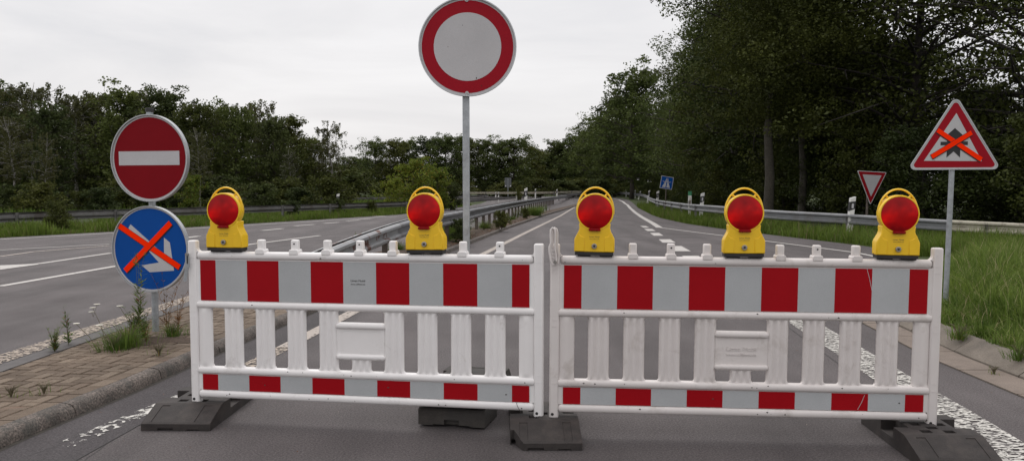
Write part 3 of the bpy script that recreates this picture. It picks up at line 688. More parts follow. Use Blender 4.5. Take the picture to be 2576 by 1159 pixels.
def barrier(A, B, zA, zB, mat, label, lamps, printed, embossed, unit=0.1955, L=2.055):
    A, B = Vector(A), Vector(B); mid = (A+B)/2; ang = math.atan2(B.y-A.y, B.x-A.x)
    g = empty('barrier', (mid.x, mid.y, (zA+zB)/2), label=label, cat='road barrier')
    g.rotation_euler = (0, math.atan2(zA-zB, L), ang)
    g.scale = ((B-A).length/L, 1, 1)
    hx = L/2
    for sx in (-1, 1):
        b = MB(); b.box((sx*hx, 0, 0.4885), (0.053, 0.046, 0.977)); o = b.build('post', mat, g, bevel=0.009, seg=3)
        c = MB(); c.tube([(sx*hx-.008, -.0225, .024), (sx*hx-.008, -.0236, .024)], 0.0085, 12); c.build('peg_hole', M['black'], o)
        for zz_ in (.20, .24, .52, .555, .84, .875): c = MB(); c.box((sx*hx, -.0236, zz_), (0.026, .0022, .0035)); c.build('moulding_mark', mat, o)
    xi = hx-0.0265
    rail_part('rail', -xi+.002, xi-.002, 0.889, 0.046, 0.066, mat, g)
    b = MB()   # fillets between top rail and posts
    for sx in (-1, 1):
        n = 6; pts = [(sx*(xi+.002), .905)]+[(sx*(xi-.022+.022*math.sin(R(90*k/n))), .911+.022-.022*math.cos(R(90*k/n))) for k in range(n+1)]
        b.prism(pts, -.018, .018)
    b.build('rail_fillet', mat, g, smooth=40)
    rail_part('rail', -xi-.010, xi+.010, 0.5965, 0.042, 0.064, mat, g)
    rail_part('rail', -xi-.010, xi+.010, 0.2015, 0.042, 0.064, mat, g)
    rail_part('rail', -xi-.004, xi+.004, 0.0585, 0.046, 0.066, mat, g)
    b = MB(); b.box((0, 0, .742), (2*xi+.004, 0.036, .250)); b.build('sign_panel', mat, g)
    b = MB(); b.box((0, 0, .132), (2*xi+.004, 0.036, .100)); b.build('sign_panel', mat, g)
    fw = 5*unit
    f1 = filmstrip('reflective_strip', -fw, fw, 0.621, 0.861, unit, g)
    filmstrip('reflective_strip', -fw, fw, 0.084, 0.1785, unit, g)
    pitch = 0.1955; w_ = 0.117; z0, z1 = 0.2215, 0.5765
    for k in range(-4, 5):
        if k == 0: slat('slat', 0, w_, z0, 0.296, mat, g)
        else: slat('slat', k*pitch, w_, z0, z1, mat, g)
    for sx in (-1, 1):
        xa, xb = 0.880+0.036, xi+.004
        slat('slat', sx*(xa+xb)/2, xb-xa, z0, z1, mat, g, ridges=1, flare=False)
    # rounded inner corners of the gaps
    b = MB()
    gaps = [(k+.5)*pitch for k in range(-5, 5) if k not in (-1, 0)]
    def corner(x, z, sx, sz, r=.014):
        n = 4; b.prism([(x, z)]+[(x+sx*r-sx*r*math.sin(R(90*k/n)), z+sz*r-sz*r*math.cos(R(90*k/n))) for k in range(n+1)], -.014, .014)
    for gx in gaps:
        hwg = (pitch-w_)/2+.001
        for sx in (-1, 1):
            for z_, sz in ((z0-.002, 1), (z1+.002, -1)): corner(gx-sx*hwg, z_, sx, sz)
    b.build('gap_fillet', mat, g, smooth=40)
    # centre plate with short rails
    cx = pitch-w_/2
    plate = MB(); plate.box((0, 0, .398), (2*cx+.01, .026, .16)); plate = plate.build('centre_plate', mat, g)
    rail_part('rail', -cx-.012, cx+.012, 0.4895, 0.034, 0.058, mat, g)
    rail_part('rail', -cx-.012, cx+.012, 0.3085, 0.030, 0.058, mat, g)
    if printed:
        fr = MB(); op = rrect(.232, .128, .012); ip = rrect(.226, .122, .010); n = len(op)
        vs = [(p[0], -.0145, .398+p[1]) for p in op]+[(p[0], -.0145, .398+p[1]) for p in ip]
        fr.add(vs, [(i, (i+1) % n, n+(i+1) % n, n+i) for i in range(n)]); fr.build('rim_line', M['plastic'], plate)
        text('Limes Mobil', .018, M['print'], f1, (-.010, -.0222, .748)); text('www.cullimex.de', .0125, M['print'], f1, (-.010, -.0222, .730))
    if embossed:
        text('Limes Mobil', .034, mat, plate, (0, -.0132, .400), extr=.003); text('www.cullimex.de', .0235, mat, plate, (0, -.0132, .372), extr=.003)
    # pegs along the top
    px = {-4: -.81, -3: -.60, -2: -.392, -1: -.196, 0: 0, 1: .196, 2: .392, 3: .60, 4: .81}
    for k in range(-4, 5):
        if k in lamps: continue
        b = MB(); b.box((px[k], 0, .947), (.042, .040, .076)); o = b.build('peg', mat, g, bevel=.008, seg=3)
        b = MB(); b.prism([(px[k]-.026, .900), (px[k]-.027, .922), (px[k]-.021, .930), (px[k]+.021, .930), (px[k]+.027, .922), (px[k]+.026, .900)], -.036, .036); b.build('peg_foot', mat, o, bevel=.003)
        if k in (-2, 0, 4) or (k == 2): c = MB(); c.tube([(px[k], -.0195, .962), (px[k], -.0206, .962)], .005, 10); c.build('peg_hole', M['black'], o)
    rr_ = random.Random(int(A.x*100))   # dark scuffs
    for _ in range(26):
        b = MB()
        x = rr_.uniform(-xi, xi); z = rr_.choice([.06, .205, .13, .6, .885, .06, .205]); l = rr_.uniform(.002, .008); th = rr_.uniform(0, 3)
        z += rr_.uniform(-.008, .008); y_ = -.0334 if z > .86 or z < .09 else (-.0324 if abs(z-.2) < .02 or abs(z-.6) < .02 else -.0222)
        b.prism([(x+l*math.cos(a+th)*(1 if i % 2 else .35), z+l*.55*math.sin(a+th)) for i, a in enumerate(R(60*q) for q in range(6))], y_, y_+.002); b.build('scuff_mark', M['print'], g)
    return g, px
bl, pxs = barrier(G(497, 1010, .10), G(1355, 1047, .10), .10, .10, M['plastic'], 'left red and white striped plastic barrier, with dark print on a white stripe', (-4, 2), True, False)
br, _ = barrier(G(1393, 1049, .10), G(2340, 1072, .088), .10, .088, M['plastic_worn'], 'right red and white striped plastic barrier, duller, with raised lettering on its centre plate', (-4, 0, 4), False, True)
# scratches on the right barrier's stripes
b = MB()
for pts, y_ in (([(.655, .862), (.672, .80), (.690, .72)], -.0221), ([(.665, .172), (.650, .13), (.630, .09)], -.0221)):
    for a, c in zip(pts, pts[1:]): b.prism(band(a, c, .0011), y_-.0004, y_)
b.build('scratch', M['sign_white'], br)
b = MB()
for a, c in zip([(.905, .085), (.915, .06), (.932, .030)], [(.915, .06), (.932, .030), (.940, .02)]): b.prism(band(a, c, .0012), -.0345, -.0335)
b.build('scratch', M['print'], bl)
# latches
b = MB()
o_ = [(-.010, 0.002), (.014, 0.0), (.016, -.075), (.006, -.10), (-.006, -.165), (-.022, -.168), (-.026, -.155), (-.016, -.095), (-.012, -.06)]
b.prism([(-1.05+p[0], .900+p[1]) for p in o_], -.040, -.036)
lt = b.build('latch', M['galv'], bl, bevel=.001); c = MB(); c.box((-1.047, -.0405, .862), (.007, .002, .045)); c.build('slot', M['black'], lt)
c = MB(); c.tube([(-1.047, -.036, .895), (-1.047, -.048, .895)], .010, 12); c.build('bolt', M['steel'], lt)
def stadium(cx, cz, w, h, n=8):
    r = w/2; return [(cx+r*math.cos(R(180*k/n)), cz+h/2-r+r*math.sin(R(180*k/n))) for k in range(n+1)]+[(cx-r*math.cos(R(180*k/n)), cz-h/2+r-r*math.sin(R(180*k/n))) for k in range(n+1)]
b = MB(); xl = -1.0275
for yo in (-.046, -.058):
    lp = [(xl-.004, .867), (xl+.012, .872), (xl+.014, .895), (xl+.006, .965), (xl+.006, 1.045), (xl+.000, 1.062), (xl-.010, 1.068), (xl-.019, 1.058), (xl-.020, 1.035), (xl-.018, .985), (xl-.026, .965), (xl-.026, .94), (xl-.018, .885), (xl-.004, .867)]
    b.tube([(p[0]+(yo+.052)*.9, yo, p[1]) for p in lp], .0056, 8, caps=False)
for zz_ in (.955, .935, .915, .895): b.tube([(xl-.016, -.058, zz_+.008), (xl+.004, -.046, zz_)], .0025, 6)
b.prism([(xl-.022, .95), (xl-.004, .870), (xl+.010, .875), (xl+.006, .96)], -.049, -.046)
lt = b.build('latch', M['plastic_worn'], br, smooth=40); lt['label'] = 'white plastic latch loop standing up'
c = MB(); c.tube([(xl+.001, -.040, .880), (xl+.001, -.066, .880)], .010, 12); c.build('bolt', M['steel'], lt)

# ------------------------------------------------------------------ warning lamps
def ridge_dome(r, dep, n=48, rings=10):
    b = MB(); vs = [(0, -dep, 0)]; fs = []
    for k in range(1, rings+1):
        u = k/rings
        for i in range(n): a = 2*math.pi*i/n; vs.append((r*u*math.cos(a), -dep*(1-u**2.4), r*u*math.sin(a)))
    for i in range(n): fs.append((0, 1+i, 1+(i+1) % n))
    for k in range(rings-1):
        for i in range(n): fs.append((1+k*n+i, 1+(k+1)*n+i, 1+(k+1)*n+(i+1) % n, 1+k*n+(i+1) % n))
    return b.add(vs, fs)
def make_lamp():
    g = empty('warning_lamp')
    zc, hw = 0.238, 0.110
    # lower housing: front part with chamfered shoulders
    arc = [(.098*math.cos(R(a))*1.0, zc+.098*math.sin(R(a))) for a in (-40, -50, -62, -76, -90, -104, -118, -130, -140)]
    side = [(hw, .019), (hw, .086), (.105, .099), (.089, .128), (.0835, .146), (.0855, .168), (.0845, .176)]
    poly = side+[(p[0], p[1]) for p in arc]+[(-x, z) for x, z in side[::-1]]
    b = MB(); b.prism(poly, -.045, .045); b.build('housing', M['yellow'], g, bevel=.007, seg=3)
    for sx in (-1, 1):   # raised side cheeks
        b = MB()
        pts = [(sx*.106, .022), (sx*.055, .022), (sx*.055, .10)]+[(sx*(.055+.034*math.sin(R(a))), .10+.030*(1-math.cos(R(a)))) for a in (30, 60, 90)]+[(sx*.096, .114), (sx*.1055, .088)]
        b.prism(pts, -.0485, -.040); b.build('side_cheek', M['yellow'], g, bevel=.002)
    b = MB(); b.box((0, 0, .0095), (.210, .084, .019)); b.box((-.055, 0, -.003), (.07, .06, .008)); b.box((.065, 0, -.003), (.07, .06, .008)); b.build('base', M['black'], g, bevel=.002)
    # ring housing behind the lens
    b = MB(); n = 56; pr = [(.094, -.048), (.0995, -.048), (.1025, -.040), (.1025, .012), (.094, .024), (.0, .028), ]
    vs = []; fs = []; k = len(pr)
    for i in range(n):
        a = 2*math.pi*i/n
        for r_, y_ in pr: vs.append((r_*math.cos(a), y_, zc+r_*math.sin(a)))
    for i in range(n):
        for j in range(k-1): fs.append((i*k+j, ((i+1) % n)*k+j, ((i+1) % n)*k+j+1, i*k+j+1))
    b.add(vs, fs); b.build('lens_ring', M['yellow'], g, smooth=40)
    ln = ridge_dome(.0955, .009); ln.v = [(v[0], v[1]-.046, v[2]+zc) for v in ln.v]; ln = ln.build('lens', M['lens'], g, smooth=60)
    b = MB(); b.box((0, -.054, zc-.0965), (.064, .016, .013)); b.build('lens_tab', M['lens'], ln, bevel=.002)
    # carrying handle
    pts = []
    for q in range(0, 25):
        a = R(-6+192*q/24); pts.append((.1005*math.cos(a), 0, zc+.133*math.sin(a) if math.sin(a) > 0 else zc+.105*math.sin(a)))
    b = MB(); b.tube(pts, .0052, 10)
    # flatten the handle across the depth
    b.v = [(v[0], v[1]*1.8, v[2]) for v in b.v]
    for sx in (-1, 1):
        b.tube([(sx*.052, 0, zc+.088), (sx*.070, 0, zc+.102)], .006, 8); 
    b.v = [(v[0], v[1]-.008, v[2]) for v in b.v]
    b.build('handle', M['yellow'], g, smooth=50)
    b = MB(); b.tube([(0, -.044, .052), (0, -.058, .052)], .0145, 20); b.build('lock', M['steel'], g, bevel=.002); 
    b = MB(); b.tube([(0, -.058, .052), (0, -.0595, .052)], .006, 12); b.build('keyhole', M['black'], g.children[-1])
    b = MB()
    for x_ in (-.012, .012): b.tube([(x_, -.0445, .134), (x_, -.0456, .134)], .0022, 8)
    b.build('vent_hole', M['black'], g)
    lab = MB(); lab.prism(rrect(.060, .032, .002), -.0457, -.0448); lab.v = [(v[0], v[1], v[2]+.097) for v in lab.v]; lab = lab.build('name_plate', M['yellow'], g)
    text('Limes Mobil', .0115, M['print'], lab, (0, -.0459, .0985)); text('www.cullimex.de', .0078, M['print'], lab, (0, -.0459, .0885))
    return g
def copy_tree(o, parent=None):
    c = o.copy(); COL.objects.link(c); c.parent = parent
    for ch in o.children: copy_tree(ch, c)
    return c
proto = make_lamp()
bpy.context.view_layer.update()
lamps = [(bl, -4, R(3), 'leftmost yellow warning lamp with red lens, beside the round blue sign'),
         (bl, 2, R(0), 'yellow warning lamp on the left barrier, just left of the tall sign pole'),
         (br, -4, R(-3), 'yellow warning lamp at the left end of the right barrier, next to the latch loop'),
         (br, 0, R(-3), 'yellow warning lamp on the middle of the right barrier'),
         (br, 4, R(-6), 'rightmost yellow warning lamp, nearest the crossed-out triangle sign')]
for i, (bar, k, rz, lab) in enumerate(lamps):
    o = proto if i == 0 else copy_tree(proto)
    p = bar.matrix_world @ Vector((pxs[k]+(-.002), -.004, .9185))
    o.location = p; o.rotation_euler = ((.004, -.008, .006, -.004, .01)[i], bar.rotation_euler.y+(.006, -.009, .012, -.006, .004)[i], bar.rotation_euler.z+rz)
    o.scale = (1.0, 1.0, 1.0); tag(o, lab, 'warning lamp', 'warning lamps on the barriers')

# ------------------------------------------------------------------ rubber feet
def make_foot(chipped=False):
    h = .11; prof = [(-.40, 0), (-.40, .040), (-.385, .048), (-.20, h), (.20, h), (.385, .048), (.40, .040), (.40, 0)]
    b = MB(); b.prism(prof, -.2, .2, plane='yz'); g = b.build('base_plate', M['rubber'], None)
    def bx(*a):
        m_ = MB()
        for c, d in a: m_.box(c, d)
        return m_
    cs = [bx(((-.165, .02, .125), (.09, .17, .15))), bx(((.165, .02, .125), (.09, .17, .15)))]
    for x, y, w_, l in ((-.06, -.135, .055, .05), (.06, -.135, .055, .05), (-.06, .0, .05, .05), (.07, .0, .05, .05), (-.06, .12, .05, .04), (.07, .12, .05, .04), (.0, -.065, .055, .045)):
        cs.append(bx(((x, y, .11), (w_, l, .12))))
    for sy in (-1, 1):
        for sx in (-1, 1):
            mt = MB(); mt.box((0, 0, 0), (.048, .17, .022), mat=Matrix.Rotation(sy*-R(18.5), 3, 'X')); mt.v = [(v[0]+sx*.125, v[1]+sy*.305, v[2]+.082) for v in mt.v]; cs.append(mt)
        cs.append(bx(((-.06, sy*.40, 0), (.09, .03, .03)))); cs.append(bx(((.10, sy*.40, 0), (.07, .03, .016))))
    if chipped: mt = MB(); mt.box((-.2, -.40, .02), (.13, .20, .12), mat=Matrix.Rotation(R(24), 3, 'Z')); cs.append(mt); mt = MB(); mt.box((-.17, -.27, -.01), (.05, .07, .08)); cs.append(mt)
    cut(g, cs)
    bv = g.modifiers.new('bevel', 'BEVEL'); bv.width = .004; bv.segments = 2; bv.limit_method = 'ANGLE'; bv.angle_limit = R(30)
    return g
foot0 = make_foot()
def foot(loc, rz, lab, first=False):
    o = foot0 if first else foot0.copy()
    if not first: COL.objects.link(o)
    o.location = loc; o.rotation_euler = (0, 0, rz)
    return tag(o, lab, 'barrier foot', 'black rubber feet under the barriers and the sign pole')
x_, y_ = G(440, 1083); foot((x_+.01, y_+.40, 0), R(-1), 'black rubber foot under the left end of the left barrier, by the kerb', True)
x_, y_ = G(1374, 1133); fc = make_foot(True); fc.location = (x_-.005, y_+.40, 0); fc.rotation_euler = (0, 0, R(1)); fc.scale = (.95, 1, 1); tag(fc, 'black rubber foot with a chipped corner in the gap between the two barriers', 'barrier foot', 'black rubber feet under the barriers and the sign pole')
foot((2.245, 4.42, 0), R(-3), 'black rubber foot under the right end of the right barrier, on the broad white line')
def block_foot(loc, rz, lab, hole):
    b = MB(); b.prism([(-.36, .012), (-.36, .098), (-.348, .11), (.30, .11), (.36, .06), (.36, .012), (.2, .012), (.2, 0), (-.2, 0), (-.2, .012)], -.2, .2, plane='yz')
    o = b.build('base_plate', M['rubber_pale'], None); cs = []
    for args in [((-.0, -.36, .03), (.09, .05, .034)), ((.0, -.36, .012), (.22, .06, .012)), ((-.2, .05, .07), (.05, .2, .3)), ((.2, .05, .07), (.05, .2, .3)), ((-.09, -.2, .11), (.05, .05, .1)), ((.09, -.2, .11), (.05, .05, .1)), ((.09, .2, .11), (.05, .05, .1)), ((-.09, .2, .11), (.05, .05, .1)), ((0, .27, .115), (.24, .012, .03))]:
        m_ = MB(); m_.box(*args); cs.append(m_)
    cut(o, cs); bv = o.modifiers.new('bevel', 'BEVEL'); bv.width = .005; bv.segments = 2; bv.limit_method = 'ANGLE'; bv.angle_limit = R(30)
    o.location = loc; o.rotation_euler = (0, 0, rz); return tag(o, lab, 'barrier foot', 'black rubber feet under the barriers and the sign pole')
x_, y_ = G(1135, 1077)
block_foot((x_+.075, y_+.36, 0), R(-12), 'lower of the two stacked rubber feet behind the left barrier', 0)
block_foot((x_+.075, y_+.36, .1105), R(-12), 'upper of the two stacked rubber feet, holding the tall sign pole', 1)

# ------------------------------------------------------------------ signs
def lay(parent, poly, y, mat, name, th=.0006):
    b = MB(); b.prism(poly, y-th, y); return b.build(name, mat, parent)
def round_sign(name, loc, rz, r, face_mat, label, cat, pole=None, rim=.022, depth=.03, tilt=0.0):
    g = empty(name, loc, rz, label, cat); return g
def rim_ring(g, poly_o, poly_i, y0, y1, mat, name='rim', zc=0.0):
    n = len(poly_o); b = MB()
    vs = [(p[0], y0, p[1]) for p in poly_o]+[(p[0], y0, p[1]) for p in poly_i]+[(p[0], y1, p[1]) for p in poly_o]+[(p[0], y1, p[1]) for p in poly_i]
    fs = []
    for i in range(n):
        j = (i+1) % n; fs += [(i, j, n+j, n+i), (i, 2*n+i, 2*n+j, j), (n+i, n+j, 3*n+j, 3*n+i), (2*n+i, 3*n+i, 3*n+j, 2*n+j)]
    return b.add(vs, fs).build(name, mat, g, smooth=40)
def plate_back(g, poly, y0, y1, mat): b = MB(); b.prism(poly, y0, y1); return b.build('plate', mat, g)
# tall empty round sign
Z1 = 5.20; c1 = AT(1176, 118, Z1-.04); base = AT(1173.5, 610, Z1)
g = empty('round_sign', (base.x, Z1, .10), 0, 'tall round sign with red ring and blank grey face on a square pole', 'road sign')
lx = c1.x-base.x; lz = c1.z-.10
b = MB(); b.box((0, 0, (lz-.30)/2+.31), (.042, .042, lz-.30+.60)); b.build('pole', M['galv'], g, bevel=.004)
r = .3015
def D(rad, n=72): return disc(lx, lz, rad, n)
plate_back(g, D(r-.003), -.034, -.030, M['alu']); rim_ring(g, D(r), D(r-.007), -.046, -.022, M['alu'])
fc = lay(g, D(r-.0075), -.0345, M['sign_white'], 'face'); lay(fc, D(r-.020), -.0356, M['sign_red'], 'red_ring'); lay(fc, D(r-.094), -.0366, M['sign_white'], 'blank_centre')
for dz in (-(r-.019), r-.019):
    b = MB(); b.tube([(lx-.004, -.036, lz+dz), (lx-.004, -.041, lz+dz)], .0115, 16); b.tube([(lx-.004, -.041, lz+dz), (lx-.004, -.047, lz+dz)], .006, 8, 1); b.build('bolt', [M['alu'], M['steel']], g)
b = MB()
for x_, z_, s_ in ((.055, -.19, .0035), (-.12, .0, .002), (-.03, .13, .002), (.085, -.238, .0022)):
    b.prism([(lx+x_+s_*math.cos(R(60*q)), lz+z_+s_*1.6*math.sin(R(60*q))) for q in range(6)], -.0374, -.0367)
b.build('speck', M['joint'], fc)
# two round signs on the island pole
Yp = G(392, 832, ZI)[1]; bx_, _ = G(392, 832, ZI)
RA = .392
c_up = AT(377, 398, Yp-.05); c_lo = AT(379, 626, Yp-.05)
g = empty('signpost', (bx_, Yp, ZI), 0, 'red no entry sign above a taped-over blue arrow sign on one island pole', 'road sign')
top = c_up.z+RA+.03
b = MB(); b.tube([(0, 0, -.05), (0, 0, top-ZI)], .030, 20); b.build('pole', M['galv'], g, smooth=40)
b = MB(); b.tube([(0, 0, top-ZI-.005), (0, 0, top-ZI+.03)], .038, 16); b.build('pole_cap', M['black'], g, bevel=.004)
D = lambda rad, n=80: disc(0, 0, rad, n)
for nm, cc in (('no_entry_disc', c_up), ('blue_arrow_disc', c_lo)):
    b = MB(); b.prism(D(RA-.003), -.004, 0); pl = b.build(nm, M['alu'], g)
    pl.location = (cc.x-bx_, cc.y-Yp, cc.z-ZI); pl.rotation_euler = (0, 0, -R(12.5))
    rim_ring(pl, D(RA), D(RA-.008), -.022, .022, M['alu'])
    lay(pl, D(RA-.0085), -.0045, M['sign_white'], 'face')
    if nm[0] == 'n':
        lay(pl, D(RA-.026), -.0056, M['sign_darkred'], 'red_disc')
        lay(pl, [(-.315, -.063), (.305, -.063), (.305, .063), (-.315, .063)], -.0068, M['sign_white'], 'white_bar')
    else:
        lay(pl, D(RA-.024), -.0056, M['sign_blue'], 'blue_field')
        T = lambda ps: [(p[0]*RA, p[1]*RA) for p in ps]
        lay(pl, T([(.37, .27), (.52, .16), (.61, -.49), (-.03, -.54), (-.24, -.38), (.22, -.31), (-.56, .48), (-.50, .57), (.36, -.12)]), -.0068, M['sign_white'], 'white_arrow')
        for p, q, y_ in (((-.79, .52), (.77, -.42), -.0090), ((-.66, -.53), (.57, .60), -.0115)):
            b = MB(); b.prism(T(band(p, q, .074)), y_, y_+.0018, 1); b.prism(T(band((p[0]-.012, p[1]+.012), (q[0]-.012, q[1]+.012), .064)), y_-.0012, y_-.0002, 0); b.build('tape', [M['tape'], M['tape_edge']], pl)
for cc in (c_up, c_lo):
    b = MB(); 
    for dz in (-.2, .2): b.box((0, -.005, cc.z-ZI+dz), (.085, .075, .03))
    b.build('clamp', M['galv'], g, bevel=.003)
# crossed-out triangle sign on the right bank
def tri(s, up=True, rad=.04, n=6, cz=0):
    """rounded triangle of side s, base line at z=0 (up) or apex at z=0 (down)"""
    h_ = s*math.sqrt(3)/2; P = [(-s/2, 0), (s/2, 0), (0, h_)] if up else [(0, 0), (s/2, h_), (-s/2, h_)]
    out = []; c = Vector((sum(p[0] for p in P)/3, sum(p[1] for p in P)/3))
    for i in range(3):
        p = Vector(P[i]); dirc = (c-p).normalized(); cc = p+dirc*rad*2
        a0_ = math.atan2(-dirc.y, -dirc.x)
        for k in range(n+1):
            a = a0_+R(-60+120*k/n); out.append((cc.x+rad*math.cos(a), cc.y+rad*math.sin(a)))
    return out
def shift(poly, dx, dz): return [(p[0]+dx, p[1]+dz) for p in poly]
Yt = 8.95; cb = AT(2398, 427, Yt); gz = bank_z(AT(2381, 670, Yt).x, Yt); pb = AT(2383, 668, Yt)
g = empty('priority_sign', (pb.x, Yt, gz), -R(15), 'triangular red and white warning sign crossed out with orange tape, on the grassy bank', 'road sign')
tz = cb.z-gz; tx = cb.x-pb.x
b = MB(); b.tube([(0, 0.03, -.1), (tx*.9, 0.03, tz+.55)], .0275, 20); b.build('pole', M['galv'], g, smooth=40)
h0 = bpy.data.objects.new('sign_plate', None)
s = .915
b = MB(); b.prism(shift(tri(s, True, .045), tx, tz), -.004, 0); pl = b.build('sign_plate', M['alu'], g)
rim_ring(pl, shift(tri(s, True, .045), tx, tz), shift(tri(s-.03, True, .040), tx, tz+.007), -.012, .012, M['alu'])
lay(pl, shift(tri(s-.032, True, .038), tx, tz+.009), -.0046, M['sign_white'], 'face')
lay(pl, shift(tri(s-.085, True, .030), tx, tz+.024), -.0058, M['sign_red'], 'red_border')
U = lambda ps: [(tx+(p[0]-640)/1330, tz-(p[1]-1022)/1195) for p in ps]
lay(pl, U([(650, 302), (246, 906), (1000, 916)]), -.0070, M['sign_white'], 'white_triangle')
lay(pl, U([(638, 492), (738, 578), (716, 640), (716, 868), (630, 790), (540, 868), (542, 640), (540, 578)]), -.0082, M['sign_black'], 'priority_arrow')
lay(pl, U([(457, 664), (810, 664), (810, 710), (457, 710)]), -.0084, M['sign_black'], 'priority_bar')
for p, q, y_ in (((408, 522), (988, 903), -.0105), ((342, 862), (850, 560), -.0130)):
    b = MB(); b.prism(U(band(p, q, 37)), y_, y_+.0018, 1); b.prism(U(band((p[0]+4, p[1]-7), (q[0]+4, q[1]-7), 29)), y_-.0012, y_-.0002, 0); b.build('tape', [M['tape'], M['tape_edge']], g)
b = MB()
for p in ((385, 900), (850, 906)): q = U([p])[0]; b.tube([(q[0], -.007, q[1]), (q[0], -.0088, q[1])], .0055, 8)
b.build('rivet', M['steel'], pl)
# yield sign behind the guardrail
Yy = 26.0; ap = AT(2191, 516, Yy); s = 1.22
g = empty('yield_sign', (AT(2183, 560, Yy).x, Yy, -.1), 0, 'dark red and white inverted triangle yield sign behind the right guardrail', 'road sign')
tz = ap.z+.1; b = MB(); b.tube([(0, .13, 0), (.04, .13, tz+.9)], .034, 14); b.build('pole', M['post'], g, smooth=40)  # pole takes the dark post colour, standing in for forest shade
b = MB(); b.prism(shift(tri(s, False, .03), 0, tz), -.006, 0); pl = b.build('sign_plate', M['alu'], g); pl.rotation_euler = (0, R(2), R(22)); pl.location = (.03, 0, 0)
lay(pl, shift(tri(s-.03, False, .028), 0, tz+.02), -.0085, M['sign_white'], 'face', .0015)
lay(pl, shift(tri(s-.08, False, .02), 0, tz+.05), -.0115, M['sign_darkred'], 'red_border', .0015)
lay(pl, shift(tri(s-.44, False, .008), 0, tz+.27), -.0145, M['sign_white_shaded'], 'white_triangle', .0015)
# motorway sign, leaning
Ym = 50.0; cm = AT(1677, 459.5, Ym); g = empty('motorway_sign', (AT(1674, 505, Ym).x, Ym, 0), 0, 'small leaning blue motorway sign behind the far right guardrail', 'road sign')
b = MB(); b.tube([(0, .05, 0), (cm.x-g.location.x, .05, cm.z+.2)], .035, 10); b.build('pole', M['post'], g)  # dark post colour again, shade painted onto the pole
hs_ = .375; b = MB(); b.prism([(hs_*p[0], hs_*p[1]) for p in ((-1, -1), (1, -1), (1, 1), (-1, 1))], -.01, 0); pl = b.build('sign_plate', M['sign_white'], g); pl.location = (cm.x-g.location.x, 0, cm.z); pl.rotation_euler = (0, R(9), 0)
lay(pl, [(.345*p[0], .345*p[1]) for p in ((-1, -1), (1, -1), (1, 1), (-1, 1))], -.013, M['sign_blue'], 'blue_field', .002)
SYM = [[(-.24, -.29), (-.03, -.29), (-.03, .0), (-.12, .0)], [(.03, -.29), (.24, -.29), (.12, 0), (.03, 0)], [(-.10, .06), (-.02, .06), (-.02, .27), (-.04, .27)], [(.02, .06), (.10, .06), (.04, .27), (.02, .27)], [(-.28, .09), (-.16, .02), (.16, .02), (.28, .09), (.14, .055), (-.14, .055)]]
for q in SYM: lay(pl, q, -.017, M['sign_white'], 'motorway_symbol', .003)
# rear of a small sign far away
Yb = 108; cbk = AT(1278, 459, Yb); z0 = gh(Yb); g = empty('sign_back', (cbk.x, Yb, z0), 0, 'grey back of a small rectangular sign far off, left of the black and white marker', 'road sign')
b = MB(); b.box((0, 0, cbk.z-z0), (.85, .03, 1.25)); b.build('sign_plate', simple('grey_sign_back', (.10, .105, .11), .6), g); b = MB(); b.tube([(0, -.04, 0), (0, -.04, cbk.z-z0+.6)], .04, 8); b.build('pole', M['galv'], g)
for sx in (-1, 1): b = MB(); b.tube([(sx*.32, -.02, cbk.z-z0-.45), (sx*.32, -.04, cbk.z-z0-.45)], .07, 8); b.build('reflector', M['white_post'], g)

# ------------------------------------------------------------------ marker posts
def make_post():
    b = MB(); w_ = .06; d_ = .05; zt = 1.05
    b.add([(-w_, -d_, 0), (w_, -d_, 0), (w_, d_, 0), (-w_, d_, 0), (-w_, -d_, zt-.05), (w_, -d_, zt), (w_, d_, zt), (-w_, d_, zt-.05)], [(0, 1, 5, 4), (1, 2, 6, 5), (2, 3, 7, 6), (3, 0, 4, 7), (4, 5, 6, 7)])
    o = b.build('marker_post', M['white_post'], None, bevel=.008)
    b = MB(); e = .003; b.add([(-w_-e, -d_-e, .66), (w_+e, -d_-e, .73), (w_+e, d_+e, .73), (-w_-e, d_+e, .66), (-w_-e, -d_-e, .90), (w_+e, -d_-e, .97-.04), (w_+e, d_+e, .93), (-w_-e, d_+e, .90)], [(0, 1, 5, 4), (1, 2, 6, 5), (2, 3, 7, 6), (3, 0, 4, 7), (4, 5, 6, 7), (3, 2, 1, 0)])
    b.build('black_band', M['black'], o); b = MB(); b.box((0, -d_-.006, .80), (.045, .006, .12)); b.build('reflector', M['sign_white'], o)
    return o
mp0 = make_post(); first = True
